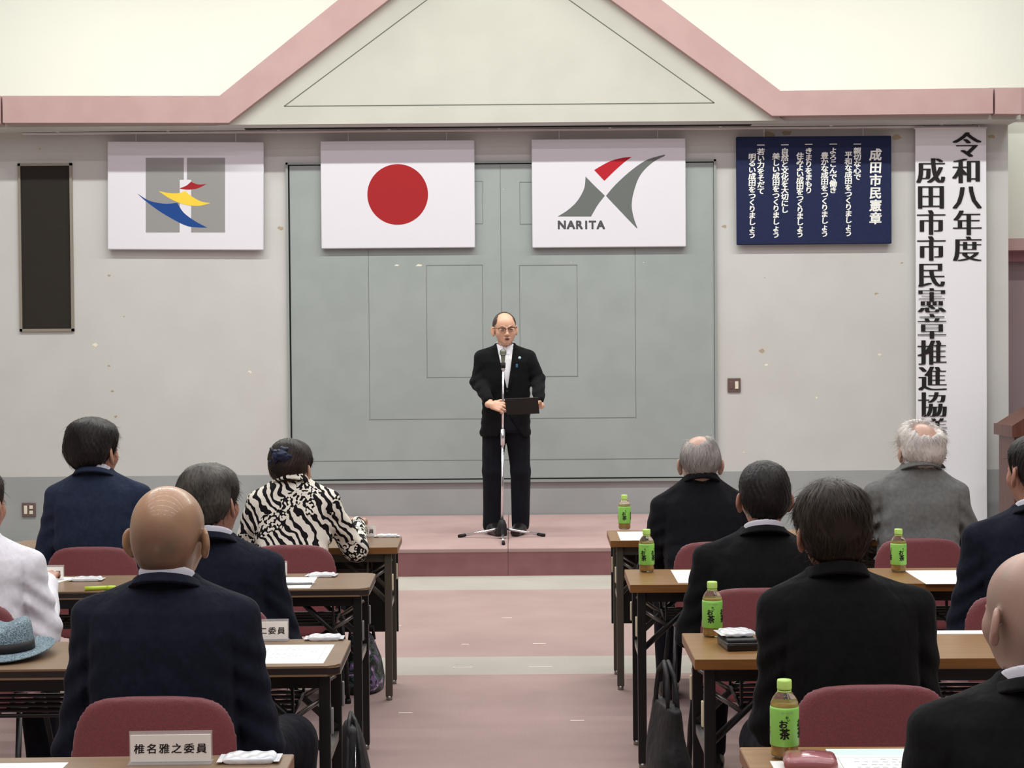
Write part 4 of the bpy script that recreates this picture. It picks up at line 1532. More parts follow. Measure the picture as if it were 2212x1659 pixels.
CH = [  # photo x of the back's centre, y of its top edge
    (329, 1505, 'maroon chair nearest the viewer on the left, under the bald man in navy'),
    (196, 1181, 'maroon chair under the black-haired man in the navy suit'),
    (625, 1177, 'maroon chair under the woman in the zebra-print shirt'),
    (456, 1308, 'maroon chair mostly hidden behind the bald navy-suited man'),
    (-95, 1303, 'maroon chair under the man in the white shirt, left edge'),
    (1555, 1170, 'maroon chair under the balding grey-haired man in black, front row right'),
    (1640, 1270, 'maroon chair under the short-haired man in the black suit, behind a tea bottle'),
    (1888, 1480, 'maroon chair nearest the viewer on the right, man in black shirt on it'),
    (1990, 1163, 'maroon chair under the white-haired man in the grey jacket'),
    (2215, 1284, 'maroon chair under the dark-suited man at the right edge'),
]
CZ = 0.768
ch_pos = []
proto = make_chair(CH[0][2])
for i, (px, py, lb) in enumerate(CH):
    c = proto if i == 0 else copy_tree(proto)
    p = pz(px, py, CZ)
    c.location = (p.x, p.y, 0)
    c['label'] = lb
    ch_pos.append(p)
c = copy_tree(proto); c.location = (pd(2262, 1500, 2.75).x, 2.72, 0); c['label'] = 'maroon chair under the shaven-headed man, bottom right corner'
ch_pos.append(c.location.copy())

# ------------------------------------------------------------------ things on the tables
def make_bottle():
    r = empty('tea_bottle', (0, 0, 0), 0, 'x', 'bottle', 'green tea bottles')
    R = .031
    m = MB()
    m.lathe([(.0, .004), (.016, .002), (.024, .0), (.0285, .006), (.0300, .014), (.0285, .024), (R - .001, .030), (R - .001, .112), (.0295, .121), (.025, .131), (.018, .141), (.0125, .146), (.0125, .156)], 30)
    m.build('body', M['pet'], r)
    m = MB()
    m.lathe([(.0, .006), (.020, .006), (.0265, .010), (.0278, .016), (.0265, .024), (.0290, .031), (.0290, .111), (.0270, .118), (.0, .118)], 30)
    m.build('tea', M['tea'], r)
    m = MB()
    m.lathe([(R, .030), (R + .0004, .031), (R + .0004, .108), (R - .0005, .113)], 36)
    lb = m.build('label_sleeve', M['label'], r)
    sm = lb.modifiers.new('Solidify', 'SOLIDIFY'); sm.thickness = .0006; sm.offset = -1
    it = []
    for o in (-.010, .033, -.062):
        it += [('お', o - .001, .079, .019, .018), ('茶', o + .002, .058, .021, .024)]
        it += [('お', o + .007, .094, .007, .006), ('い', o + .010, .088, .006, .006)]
    letters('lettering', it, M['letter_black'], r, off=-.0008, heavy=.035, heavy_v=.02, wrap=R + .0004)
    it = [(ch, -.012 + .005 * i, .1035, .0048, .0042) for i, ch in enumerate('おーいお茶')]
    letters('lettering', it, M['ink_grey'], r, off=-.0008, heavy=.03, wrap=R + .0004)
    m = MB(); m.lathe([(.0125, .148), (.0155, .149), (.0158, .152), (.0158, .166), (.0148, .1695), (.0, .1700)], 28)
    m.build('cap', M['cap'], r)
    m = MB(); m.lathe([(.0128, .143), (.0150, .1435), (.0150, .1465), (.0128, .147)], 24); m.build('neck_ring', M['cap'], r)
    return r


BOT = [(1349, 1146, 0.2, 'green tea bottle on the right front table, farthest of the bottles'),
       (1397, 1238, -.2, 'green tea bottle at the aisle end of the second right table'),
       (1539, 1378, 0.0, 'green tea bottle beside the black case on the right table'),
       (1695, 1640, 0.1, 'largest green tea bottle, on the nearest right table'),
       (1941, 1238, 0.45, 'rightmost green tea bottle, right of the man in the black shirt')]
pb_ = make_bottle()
for i, (px, py, rz, lb) in enumerate(BOT):
    c = pb_ if i == 0 else copy_tree(pb_)
    p = pz(px, py - 3, TH)
    c.location = (p.x, p.y, TH)
    c.rotation_euler = (0, 0, rz)
    c['label'] = lb


def sheet(px, py, w, d, rz, label, lines=True, mt='paper', z=TH, anchor='tr', th=.0012, name='paper_sheet', border=True, colu=False):
    """paper lying on a table; (px, py) is the photo position of one of its corners"""
    p = pz(px, py, z)
    sx = {'l': 1, 'r': -1}[anchor[1]]
    sy = {'t': -1, 'b': 1}[anchor[0]]
    off = Matrix.Rotation(rz, 3, 'Z') @ Vector((sx * w / 2, sy * d / 2, 0))
    r = empty(name, (p.x + off.x, p.y + off.y, z), rz, label, 'paper')
    m = MB(); m.box((-w / 2, -d / 2, 0), (w / 2, d / 2, th)); m.build('sheet', M[mt], r)
    if lines:
        rr = random.Random(int(px))
        m = MB()
        def bar(x0, x1, y, t=.0022): m.box((x0, y - t, th), (x1, y + t, th + .0003))
        if border:
            bw, bd = w * .40, d * .40
            for s in (-1, 1):
                m.box((s * bw - .0006, -bd, th), (s * bw + .0006, bd, th + .0003)); m.box((-bw, s * bd - .0006, th), (bw, s * bd + .0006, th + .0003))
        for k in range(3): bar(-.03 + .025 * k, -.018 + .025 * k, d * .33)
        for row in range(5):
            x = -w * .30
            y = d * (.22 - .11 * row)
            while x < w * .30:
                l = rr.uniform(.006, .014)
                if rr.random() < .85: bar(x, min(x + l, w * .32), y, .0018)
                x += l + rr.uniform(.004, .010)
        m.build('printing', M['ink_grey'], r)
    return r


sheet(686, 1247, .21, .297, YL, 'white printed sheet with a grey pen on it, second left table', anchor='tr')
sheet(723, 1393, .21, .297, YL - .02, 'white printed sheet at the aisle end of the bald man\'s table', anchor='tr')
sheet(148, 1648, .21, .297, YL, 'white sheet at the lower left corner on the nearest table', anchor='tr', lines=False)
sheet(165, 1248, .21, .297, YL - .25, 'white sheets fanned beside the white-shirted man', anchor='tr', lines=False)
sheet(1333, 1149, .257, .364, YR, 'white sheet behind the tea bottle on the right front table', anchor='tl', lines=False)
sheet(1449, 1232, .257, .364, YR, 'white sheet left of the man in the black suit, second right table', anchor='tl')
sheet(1953, 1233, .30, .375, YR, 'wide white sheet right of the far-right tea bottle', anchor='tl')
sheet(2012, 1363, .16, .06, YR, 'small strip of white paper at the far edge right of the man in black shirt', anchor='tl', lines=False)
sheet(1783, 1619, .297, .21, YR, 'pale mint sheet lying under a white printed sheet, nearest right table', anchor='tl', mt='paper_blue', lines=False)
p = pz(1776, 1633, TH)
sheet(1776, 1632, .297, .21, YR - .03, 'white printed sheet nearest the viewer on the right', anchor='tl', z=TH + .0014)
sheet(1663, 1645, .055, .09, YR, 'small white slip in front of the largest tea bottle', anchor='tl', lines=False)
# stack of papers in front of the white-haired man
p = pz(1868, 1166, TH)
r = empty('paper_stack', (p.x + .09, p.y + .14, TH), -.2, 'white booklet stack left of the white-haired man', 'paper')
m = MB(); m.box((-.11, -.15, 0), (.11, .15, .018), 0, .003); m.build('pages', M['paper'], r)
m = MB(); m.box((-.112, -.152, .018), (.112, .152, .020)); m.build('cover', M['paper'], r)

# name cards in clear holders
def name_card(px, py, w, hgt, text, label, rz, tx0=None, right=None):
    p = pz(px, py, TH)
    r = empty('name_card', (p.x, p.y, TH), rz, label, 'name card')
    m = MB(); m.box((-w / 2, -.0015, .004), (w / 2, .0015, hgt - .008), 0); m.build('card', M['card'], r)
    m = MB()
    m.box((-w / 2 - .003, .002, .0), (w / 2 + .003, .004, hgt)); m.box((-w / 2 - .003, -.004, .0), (w / 2 + .003, -.0024, .006))
    m.box((-w / 2 - .003, -.022, .0), (w / 2 + .003, .022, .0025))
    m.build('holder', M['acrylic'], r)
    n = len(text)
    sp = (w - .012) / 6.0
    it = [(ch, w / 2 - .006 - sp * (n - i - .5), hgt * .46, sp * .84, sp * .80) for i, ch in enumerate(text)]
    letters('lettering', it, M['letter_black'], r, off=-.002, heavy=.018, heavy_v=.010, shear=.05)
    return r


name_card(369, 1649, .172, .070, '椎名雅之委員', 'largest white name card, in front of the nearest maroon chair on the left', YL)
name_card(559, 1384, .178, .066, '慎二委員', 'white name card right of the bald man\'s arm, partly hidden', YL)
name_card(89, 1254, .172, .060, '委員', 'white name card beside the white-shirted man, mostly hidden', YL)
name_card(772, 1160, .172, .058, '芳江委員', 'clear name card by the right hand of the woman in zebra print', YL)
name_card(572, 1245, .172, .060, '委員', 'white name card edge showing behind the grey-haired man\'s shoulder', YL)


def packet(px, py, w, d, rz, label, z=TH, hgt=.013):
    p = pz(px, py, z)
    r = empty('wet_towel_packet', (p.x, p.y, z), rz, label, 'packet', 'white film packets')
    F = Field((-w / 2 - .02, -d / 2 - .02, -.004), (w / 2 + .02, d / 2 + .02, .03), .0022)
    sl, X, Y, Z = F.xyz()
    q = (np.abs(X / (w / 2)) ** 5 + np.abs(Y / (d / 2)) ** 5) ** .2
    t = hgt * .5 * np.clip(1.35 * (1 - np.abs(X / (w / 2)) ** 6), .1, 1)
    dd = smax((q - 1) * d / 2, np.abs(Z - hgt * .5) - t + .0014 * np.sin(X * 170) * np.sin(Y * 120 + 1), .004)
    F.D = np.broadcast_to(dd, F.D.shape).astype(np.float32)
    v, q = F.arrays()
    v[:, 2] = np.maximum(v[:, 2], 0)
    quad_object('pouch', v, q, M['packet'], r)
    for s in (-1, 1):
        m = MB()
        m.box((s * (w / 2 + .002) - .006, -d / 2 + .003, hgt * .40), (s * (w / 2 + .002) + .006, d / 2 - .003, hgt * .40 + .0012))
        m.build('crimped_end', M['packet'], r)
    return r


packet(540, 1643, .118, .075, YL, 'white wet-towel packet beside the largest name card')
packet(701, 1381, .105, .068, YL, 'white wet-towel packet at the aisle end of the bald man\'s table')
packet(836, 1160, .105, .062, YL, 'white wet-towel packet at the aisle corner of the left front table')
packet(695, 1245, .105, .075, YL - .1, 'white wet-towel packet beside the sheet with a pen')
packet(188, 1254, .115, .075, YL, 'flat white packet between the white-shirted man and the bald man')
# black case with a packet on it
p = pz(1593, 1398, TH)
r = empty('black_case', (p.x, p.y, TH), .10, 'black leather case on the right table with a white packet resting on it', 'case')
m = MB(); m.box((-.046, -.07, 0), (.046, .07, .022), 0, .006, 3); m.build('lower_half', M['leather'], r)
m = MB(); m.box((-.045, -.068, .023), (.045, .069, .034), 0, .005, 3); m.build('lid', M['bag_black'], r)
m = MB(); m.box((-.0465, -.0705, .0215), (.0465, .0705, .0235), 0, .0005); m.build('seam', M['emblem_slate'], r)
packet(1590, 1370, .098, .105, .12, 'crumpled white packet lying on top of the black case', z=TH + .035, hgt=.012)
# rose coloured case on the nearest right table
p = pz(1750, 1662, TH)
r = empty('glasses_case', (p.x, p.y, TH), -.12, 'glossy rose-coloured rounded case in front of the largest tea bottle', 'case')
F = Field((-.09, -.07, -.005), (.09, .07, .06), .003)
F.rbox((0, 0, .016), (.056, .044, .016), .015)
F.ell((0, 0, .018), (.050, .038, .019), k=.012)
F.cutfn(lambda x, y, z: -z + 0 * x + 0 * y, .003)
v, q = F.arrays(); quad_object('shell', v, q, M['pinkcase'], r)
m = MB(); m.box((-.010, -.002, .0345), (.010, .002, .0385)); m.build('clasp', M['mauve_dark'], r)
# grey pen, yellow marker
p = pz(645, 1262, TH + .004)
r = empty('pen', (p.x, p.y, TH + .0058), YL + .08, 'grey pen lying on the white sheet, second left table', 'pen')
m = MB(); m.cyl((-.058, 0, 0), (.050, 0, 0), .0045, n=10); m.build('barrel', M['bumper_grey'], r)
m = MB(); m.cyl((.050, 0, 0), (.066, 0, 0), .0042, .001, n=10); m.build('tip', M['chrome'], r)
m = MB(); m.box((-.056, -.0015, .004), (-.020, .0015, .0062)); m.build('clip', M['chrome'], r)
p = pz(213, 1275, TH)
r = empty('highlighter_pen', (p.x, p.y, TH + .008), .2, 'yellow-green marker beside the bald man\'s left shoulder', 'pen')
m = MB(); m.cyl((-.05, 0, 0), (.030, 0, 0), .008, n=12); m.build('barrel', M['marker'], r)
m = MB(); m.cyl((.030, 0, 0), (.062, 0, 0), .0085, .0075, n=12); m.build('cap', M['marker'], r)

# woven hat on the bald man's table
p = pz(2, 1428, TH)
hat = empty('woven_hat', (p.x - .02, p.y + .10, TH), .2, 'blue-grey woven hat with a black band on the table at left edge', 'hat')
def hat_shape(name, prof, m_, dent=0.0, ry=1.22):
    n = 64
    V, Q = [], []
    for r_, z in prof:
        for k in range(n):
            a = 2 * math.pi * k / n
            x, y = r_ * math.cos(a), r_ * ry * math.sin(a)
            zz = z
            if dent:
                f = max(0, (z - .05) / .06)
                zz -= dent * f * math.exp(-(x / .035) ** 2) * (1 - .35 * min(1, abs(y) / .1))
                x *= 1 - .20 * f * max(0, -y / .1)
            else:
                zz += .014 * (x / .16) ** 2 * (1 if r_ > .11 else 0) - .010 * max(0, -y / .16) * (1 if r_ > .11 else 0)
            V.append((x, y, zz))
    for i in range(len(prof) - 1):
        for k in range(n):
            Q.append((i * n + k, i * n + (k + 1) % n, (i + 1) * n + (k + 1) % n, (i + 1) * n + k))
    o = quad_object(name, np.array(V), np.array(Q), m_, hat)
    s = o.modifiers.new('Solidify', 'SOLIDIFY'); s.thickness = .003
    return o
hat_shape('brim', [(.082, .016), (.10, .014), (.125, .013), (.142, .018), (.146, .021)], M['weave'])
hat_shape('crown', [(.084, .014), (.083, .04), (.080, .07), (.076, .095), (.066, .108), (.045, .112), (.02, .112), (.001, .112)], M['weave'], dent=.035)
hat_shape('band', [(.0866, .018), (.0858, .030), (.0848, .046)], M['hat_band'])

# ------------------------------------------------------------------ bags on the floor
p = pz(1440, 1660, 0.0)
r = empty('tote_bag', (pd(1440, 1600, 5.45).x, 5.45, 0), .18, 'black nylon tote bag standing on the floor by the right aisle tables', 'bag')
F = Field((-.2, -.25, -.01), (.2, .25, .55), .008)
zz_ = [0, .05, .25, .40, .47]
F.loft(zz_, [0] * 5, [.085, .085, .070, .040, .022], [.18, .185, .175, .155, .14], n=3.2, z0=0.0, z1=.45)
F.disp(lambda x, y, z: .006 * wob(x, y, z, 24, 5))
v, q = F.arrays(); v[:, 2] = np.maximum(v[:, 2], 0); quad_object('body', v, q, M['bag_black'], r)
for sx in (-.022, .022):
    m = MB(); m.tube([(sx, -.09, .40), (sx * .9, -.085, .48), (sx * .7, -.06, .56), (sx * .4, 0, .60), (sx * .7, .06, .56), (sx * .9, .085, .48), (sx, .09, .40)], .011, n=8); m.build('handle', M['bag_black'], r)
m = MB(); m.tube([(.05, .12, .42), (.08, .10, .34), (.10, .06, .22), (.105, .05, .16)], .008, n=8); m.build('strap', M['leather'], r)
m = MB(); m.box((.030, -.192, .24), (.065, -.186, .248)); m.build('logo_tab', M['chrome'], r)
r.scale = (.78, .85, .9)

r = empty('shoulder_bag', (pd(756, 1620, 5.2).x, 5.25, 0), .15, 'black shoulder bag with metal clips on the floor under the bald man\'s table end', 'bag')
F = Field((-.16, -.22, -.01), (.16, .22, .42), .008)
F.loft([0, .05, .2, .30, .36], [0] * 5, [.085, .088, .075, .045, .02], [.16, .17, .15, .11, .07], n=2.8, z0=0.0, z1=.35)
F.disp(lambda x, y, z: .006 * wob(x, y, z, 24, 8))
v, q = F.arrays(); v[:, 2] = np.maximum(v[:, 2], 0); quad_object('body', v, q, M['bag_black'], r)
for sx in (-.03, .035):
    m = MB(); m.tube([(sx, -.155, .10), (sx, -.160, .18), (sx * .8, -.13, .28), (sx * .4, -.05, .36), (0, .03, .37)], .009, n=8); m.build('handle', M['bag_black'], r)
    m = MB(); m.tube([(sx + .018 * math.cos(a), -.172, .15 + .018 * math.sin(a)) for a in [k * math.pi / 5 for k in range(11)]], .003, n=6); m.build('ring', M['chrome'], r)
    m = MB(); m.tube([(sx, -.173, .132), (sx + .004, -.178, .10), (sx + .02, -.180, .085)], .004, n=6); m.build('clip', M['chrome'], r)
m = MB(); m.tube([(.0, -.165, .16), (.005, -.150, .25), (.01, -.10, .31)], .003, n=6); m.build('zip', M['chrome'], r)
r.scale = (.82, 1.0, 1.12)

r = empty('floral_bag', (pd(782, 1440, 7.66).x, 7.66, 0), -.1, 'dark floral-patterned bag on the floor beside the left front table', 'bag')
F = Field((-.16, -.20, -.01), (.16, .20, .34), .008)
F.loft([0, .05, .15, .24, .30], [0] * 5, [.095, .10, .085, .060, .025], [.13, .14, .13, .10, .05], n=2.8, z0=0.0, z1=.27)
F.disp(lambda x, y, z: .006 * wob(x, y, z, 28, 3))
v, q = F.arrays(); v[:, 2] = np.maximum(v[:, 2], 0); quad_object('body', v, q, M['floral'], r)
m = MB(); m.tube([(-.05, -.05, .23), (-.045, -.04, .29), (0, 0, .31), (.045, .04, .29), (.05, .05, .23)], .008, n=8); m.build('handle', M['bag_black'], r)


# ------------------------------------------------------------------ the seated audience (seen from behind)
def stub_tone(v, zmax, ymax=0.02, side=True):
    """stubble pigment on the shaved sides and nape"""
    x, y, z = v[:, 0], v[:, 1], v[:, 2]
    a = 1 / (1 + np.exp((z - zmax + 0.01 * np.sin(9 * np.arctan2(x, -y))) / 0.010))
    b = 1 / (1 + np.exp(-(z + 0.088) / 0.006))
    c = 1 / (1 + np.exp((y - ymax) / 0.008))
    d = np.abs(x) < 0.083
    return a * b * c * d


def bald_patch_tone(v):
    x, y, z = v[:, 0], v[:, 1], v[:, 2]
    r = np.sqrt((x / .062) ** 2 + ((z + .045) / .062) ** 2)
    a = np.clip((1.3 - r) / .7, 0, 1) * (y < -.02) / (1 + np.exp(-(z + .088) / .004))
    ring = 0.4 * stub_tone(v, 0.045)
    return np.clip(a * .9 + ring * (1 - a), 0, 1)


SK_A = skin('skin_tan', (188, 146, 118), (112, 84, 62))
SK_B = skin('skin_bald', (180, 145, 113), (96, 80, 65), gloss=.32, coat=.15)
SK_C = skin('skin_light', (200, 162, 142), (160, 142, 130), gloss=.40)
SK_D = skin('skin_ruddy', (186, 138, 116), (150, 120, 104))
SK_W = skin('skin_woman', (200, 160, 138), (120, 90, 80))
H_BLACK = hair_mat('hair_black', (16, 14, 14), (34, 29, 27))
H_DARK = hair_mat('hair_dark_brown', (22, 17, 15), (50, 38, 31))
H_GREY = hair_mat('hair_salt_pepper', (30, 29, 27), (96, 92, 84))
H_SILVER = hair_mat('hair_silver', (84, 80, 78), (186, 180, 172))
H_WHITE = hair_mat('hair_white', (176, 170, 164), (236, 231, 222))
H_BROWN = hair_mat('hair_brown', (26, 20, 16), (52, 41, 31))
H_SPK = hair_mat('hair_speaker', (52, 42, 39), (92, 78, 72))
dC = [p.y for p in ch_pos]

# 1 white shirt, left edge
seated('man in a white shirt cut off at the left edge', dC[4] + .17, -50, 1005, 1.05, -58, 1196, 1158, M['white_shirt'], None, 'short', H_DARK, SK_D, seed=11, coat_name='shirt',
       fold=1.6, lean=.05, nstr=500, elbow=[(-.25, .10, .66), (.218, .06, .64)], wrist=[(-.12, .36, .76), (.14, .36, .76)], belly=.02)
# 2 navy suit, black hair
seated('man with thick black hair in a navy blue suit, front row left', dC[1] + .19, 204, 900, 1.10, 209, 1050, 1019, M['navy'], M['collar'], 'full', H_BLACK, SK_D, seed=12,
       ht=.028, nstr=1500, slen=.04, w=1.02, yaw=.42, fold=.8)
# 3 bald man, dark navy
seated('bald man in a dark navy suit, largest figure on the left', dC[0] + .19, 363, 1047, 1.12, 354, 1296, 1252, M['ink_navy'], M['collar'], None, None, SK_B, seed=13, tone_fn=bald_patch_tone,
       ht=.0, h=.007, yaw=.10, w=1.03, elbow=[(-.226, .02, .60), (.230, .04, .60)], wrist=[(-.13, .30, .62), (.16, .32, .60)], knees=[(-.16, .42, .515), (.25, .40, .515)], fwd=.02, dep=1.05, lean=.02)
# 4 salt and pepper hair
seated('grey-haired man in a dark suit between the bald man and the zebra-print woman', dC[3] + .19, 456, 1000, 1.0, 462, 1200, 1160, M['ink_navy'], M['collar'], 'full', H_GREY, SK_D, seed=14,
       ht=.024, nstr=1500, slen=.03, yaw=.42, roll=-.06, lean=.05)
# 5 woman in zebra print
seated('woman in a black and white zebra-print blouse leaning over the table', dC[2] + .20, 630, 948, 1.0, 628, 1066, 1036, M['zebra'], None, 'updo', H_DARK, SK_W, seed=15,
       coat_name='blouse', yaw=.30, pitch=.15, ht=.02, w=.88, lean=.10, elbow=[(-.25, .16, .66), (.262, .20, .70)], wrist=[(-.12, .46, .765), (.235, .58, .775)], nstr=900, slen=.03, dep=.9, hips=.17)
# 7 balding silver hair
seated('balding grey-haired man in a black suit bending forward, front row right', dC[5] + .19, 1512, 938, 1.05, 1523, 1078, 1034, M['charcoal'], None, 'bald_ring', H_SILVER, SK_C, seed=17,
       bald=((-.014, -.066, .088), (.034, .062, .040), .026), pitch=.28, lean=.12, nstr=1300, slen=.035, ht=.010, yaw=.06, stand=True)
# 8 black hair black suit
seated('man with short black hair in a black suit, behind a tea bottle, second row right', dC[6] + .19, 1650, 993, 1.05, 1640, 1184, 1146, M['black_suit'], M['collar'], 'short', H_BLACK, SK_D, seed=18,
       yaw=-.02, lean=.06, nstr=1300, slen=.022, ht=.016)
# 9 brown hair black shirt
seated('man with longer brown hair in a black shirt, centre right', dC[7] + .19, 1795, 1030, 0.98, 1838, 1280, 1236, M['black_shirt'], None, 'bowl', H_BROWN, SK_D, seed=19,
       coat_name='shirt', h=.007, ht=.028, nstr=2200, slen=.06, swid=.0018, wild=.12, roll=-.05, yaw=-.10, lean=.05, w=.98, elbow=[(-.190, .06, .62), (.195, .06, .64)], wrist=[(-.12, .36, .66), (.15, .36, .66)],
       knees=[(-.15, .40, .49), (.15, .42, .49)], tousle=1.0, belly=.02)
# 10 white hair grey jacket
seated('white-haired balding man in a grey jacket, front row right', dC[8] + .19, 1985, 908, 1.06, 1986, 1046, 1006, M['grey_suit'], M['collar'], 'fluffy_ring', H_WHITE, SK_C, seed=20,
       bald=((.002, -.070, .092), (.056, .064, .050), .030), ht=.012, nstr=1800, slen=.045, wild=.6, yaw=-.22, lean=.06, elbow=[(-.285, .12, .70), (.26, .06, .66)], wrist=[(-.14, .44, .76), (.13, .40, .76)], fold=1.5)
# 11 right edge dark suit
seated('man in a dark suit with white collar cut off at the right edge', dC[9] + .19, 2236, 935, 1.05, 2232, 1136, 1098, M['ink_navy'], M['collar'], 'short', H_BLACK, SK_D, seed=21,
       yaw=-.30, nstr=600, slen=.025, ht=.014, w=1.03, elbow=[(-.235, .04, .60), (.24, .04, .60)])
# 12 shaven man bottom right
SK_E = skin('skin_pale_shaven', (190, 157, 140), (130, 116, 104), gloss=.42)
seated('shaven-headed man in a black suit at the bottom right corner', 2.91, 2240, 1186, 1.06, 2246, 1530, 1472, M['black_suit'], M['collar'], None, None, SK_E, seed=22, tone_fn=lambda v: .55 * stub_tone(v, .07, .05),
       ht=0, h=.006, yaw=-.28, roll=.03, lean=.02, w=1.0, legs=True)

# hair ornament of the woman
wom = [o for o in bpy.data.objects if o.name.startswith('person') and o.get('label', '').startswith('woman')][0]
hr = [c for c in wom.children if c.name.startswith('hair')][0]
hvv = np.array([v_.co for v_ in hr.data.vertices])
hc = Vector((hvv.min(0) + hvv.max(0)) / 2)
F = Field((hc.x - .12, hc.y - .20, hc.z - .10), (hc.x + .12, hc.y + .06, hc.z + .14), .004)
rr = random.Random(3)
for k in range(26):
    a, b = rr.uniform(-1, 1), rr.uniform(-1, 1)
    c = Vector((hc.x - .028 + .045 * a, hc.y - .116 + .026 * (a * a + b * b), hc.z + .040 + .030 * b))
    F.ell(c, (rr.uniform(.014, .024), .012, rr.uniform(.008, .012)), rotm(0, rr.uniform(-1, 1), rr.uniform(-.5, .5)), k=.004)
v, q = F.arrays()
quad_object('scrunchie', v, q, mat('navy_satin', (20, 28, 52), rough=.35, noise=(40, (34, 46, 78), (1, 1, 1), 2)), wom)

# ------------------------------------------------------------------ the speaker on the stage
SPD = 12.42
ft = pd(1095, 1153, SPD)
spk = empty('person', (ft.x, SPD, SH), math.pi, 'man in a black suit and glasses standing on the stage, reading from a folder', 'person')
def L_(px, py, y):      # local point of the speaker (he faces the hall: x runs to the photo's left)
    p = pd(px, py, y)
    return Vector((-(p.x - ft.x), SPD - y, p.z - SH))
top = L_(1090, 674, SPD - .05)
hs = 1.06
Hc = Vector((top.x, .05, top.z - .105 * hs))
Hm = head_matrix(Hc, -.16, .14, 0.05, hs)
nzs = L_(1094, 745, SPD).z
sz = L_(1094, 758, SPD).z
nx = Hc.x * .7
inv = Hm.inverted()
F0, cran = head_field(h=.0032, face=True, neck_dir=tuple(inv @ Vector((nx, .0, nzs - .07)) - Vector((0, -.022, -.06))), jaw=1.08)
lh, rh = L_(1148, 872, SPD - .30), L_(1078, 879, SPD - .33)      # his left and right hands
S = [np.array((-.170 + nx * .5, 0, sz - .060)), np.array((.170 + nx * .5, 0, sz - .060))]
E = [np.array(L_(1163, 820, SPD - .02)), np.array(L_(1032, 825, SPD - .02))]
Wl = np.array(lh) + np.array((-.055, -.05, -.015)); Wr = np.array(rh) + np.array((.055, -.07, .012))
hands = [hand_arrays(Wl, (.55, .75, .05), (-.1, .2, -1), (-.3, .4, .6), curl=.55, s=1.0, h=.0045, thumb_in=.2),
         hand_arrays(Wr, (-.85, .5, -.15), (.1, .8, .35), (-.2, .2, 1), curl=1.0, s=1.0, h=.0045)]
legsS = [[(-.085, 0, .86), (-.105, .01, .48), (-.105, -.01, .09)], [(.085, 0, .86), (.108, .01, .48), (.115, -.02, .09)]]
SK_S = skin('skin_speaker', (214, 168, 142), (170, 120, 100), gloss=.36, blot=(204, 148, 124))
body = person_body(spk, Hm, F0, SK_S, [(S[0], E[0], Wl), (S[1], E[1], Wr)], hands, [(0, 0, .92), (0, 0, 1.1), (nx * .6, 0, sz - .08), (nx, .0, nzs - .03)], None, legsS, hs)

# shirt under the jacket
F = Field((-.26, -.18, .86), (.26, .22, nzs + .06), .007)
F.loft([.88, 1.0, 1.15, sz - .06, sz + .0, nzs - .01], [0, 0, .006, .006, .004, .004], [.160, .155, .160, .165, .12, .06], [.112, .112, .110, .095, .075, .060], n=2.4, z0=.9, z1=nzs - .01, cx=[0, 0, 0, nx * .5, nx * .8, nx])
v, q = F.arrays(); quad_object('shirt', v, q, M['white_shirt'], spk)
collar_ring(spk, 'shirt_collar', M['collar'], (nx, .004), .060, .064, nzs - .040, nzs + .016, .005, .40, front_gap=.012, flare=.35)

# jacket with V opening and cut-away front
zc = L_(1102, 838, SPD).z
zh = L_(1096, 942, SPD).z
F = Field((-.42, -.24, zh - .06), (.42, .42, nzs + .06), .006)
zz = [zh - .02, zh + .12, zh + .26, sz - .20, sz - .08, sz - .02, sz + .02, nzs - .004, nzs + .03]
F.loft(zz, [0] * 5 + [-.004, -.006, -.006, -.006], [.196, .186, .178, .190, .198, .178, .128, .074, .066], [.140, .132, .124, .126, .116, .100, .082, .068, .062], n=2.5, z0=zh, z1=nzs + .010, cx=[0] * 4 + [nx * .5, nx * .8, nx * .9, nx, nx])
for s in (-1, 1):
    F.rc((nx + s * .062, -.002, nzs - .030), (nx * .5 + s * .186, -.006, sz - .036), .030, .036, k=.035)
sleeves(F, S[0], E[0], Wl + (E[0] - Wl) * .22, fat=1.02, cuff=.044)
sleeves(F, S[1], E[1], Wr + (E[1] - Wr) * .24, fat=1.02, cuff=.044)
def vcut(x, y, z):
    t = np.clip((z - zc) / (nzs - zc), 0, 1.3)
    half = .004 + .060 * t
    return np.minimum(1, -np.maximum(np.maximum(np.abs(x - nx * t + .012 * (1 - t)) - half, zc - z), .02 - y))
F.cutfn(vcut, .006)
def hemcut(x, y, z):
    zb = zc - .10
    t = np.clip((zb - z) / (zb - zh), 0, 1.2)
    return -np.maximum(np.maximum(np.abs(x + .035 * t) - .10 * t ** 2, z - zb), .03 - y)
F.cutfn(hemcut, .008)
F.disp(lambda x, y, z: .0035 * wob(x, y, z * 1.4, 30, 77) + .003 * np.sin(z * 90 + x * 50) * np.clip((np.abs(x) - .15) / .05, 0, 1) * np.clip((sz - .1 - z) / .1, 0, 1))
v, q = F.arrays(); quad_object('jacket', v, q, M['speaker_suit'], spk)
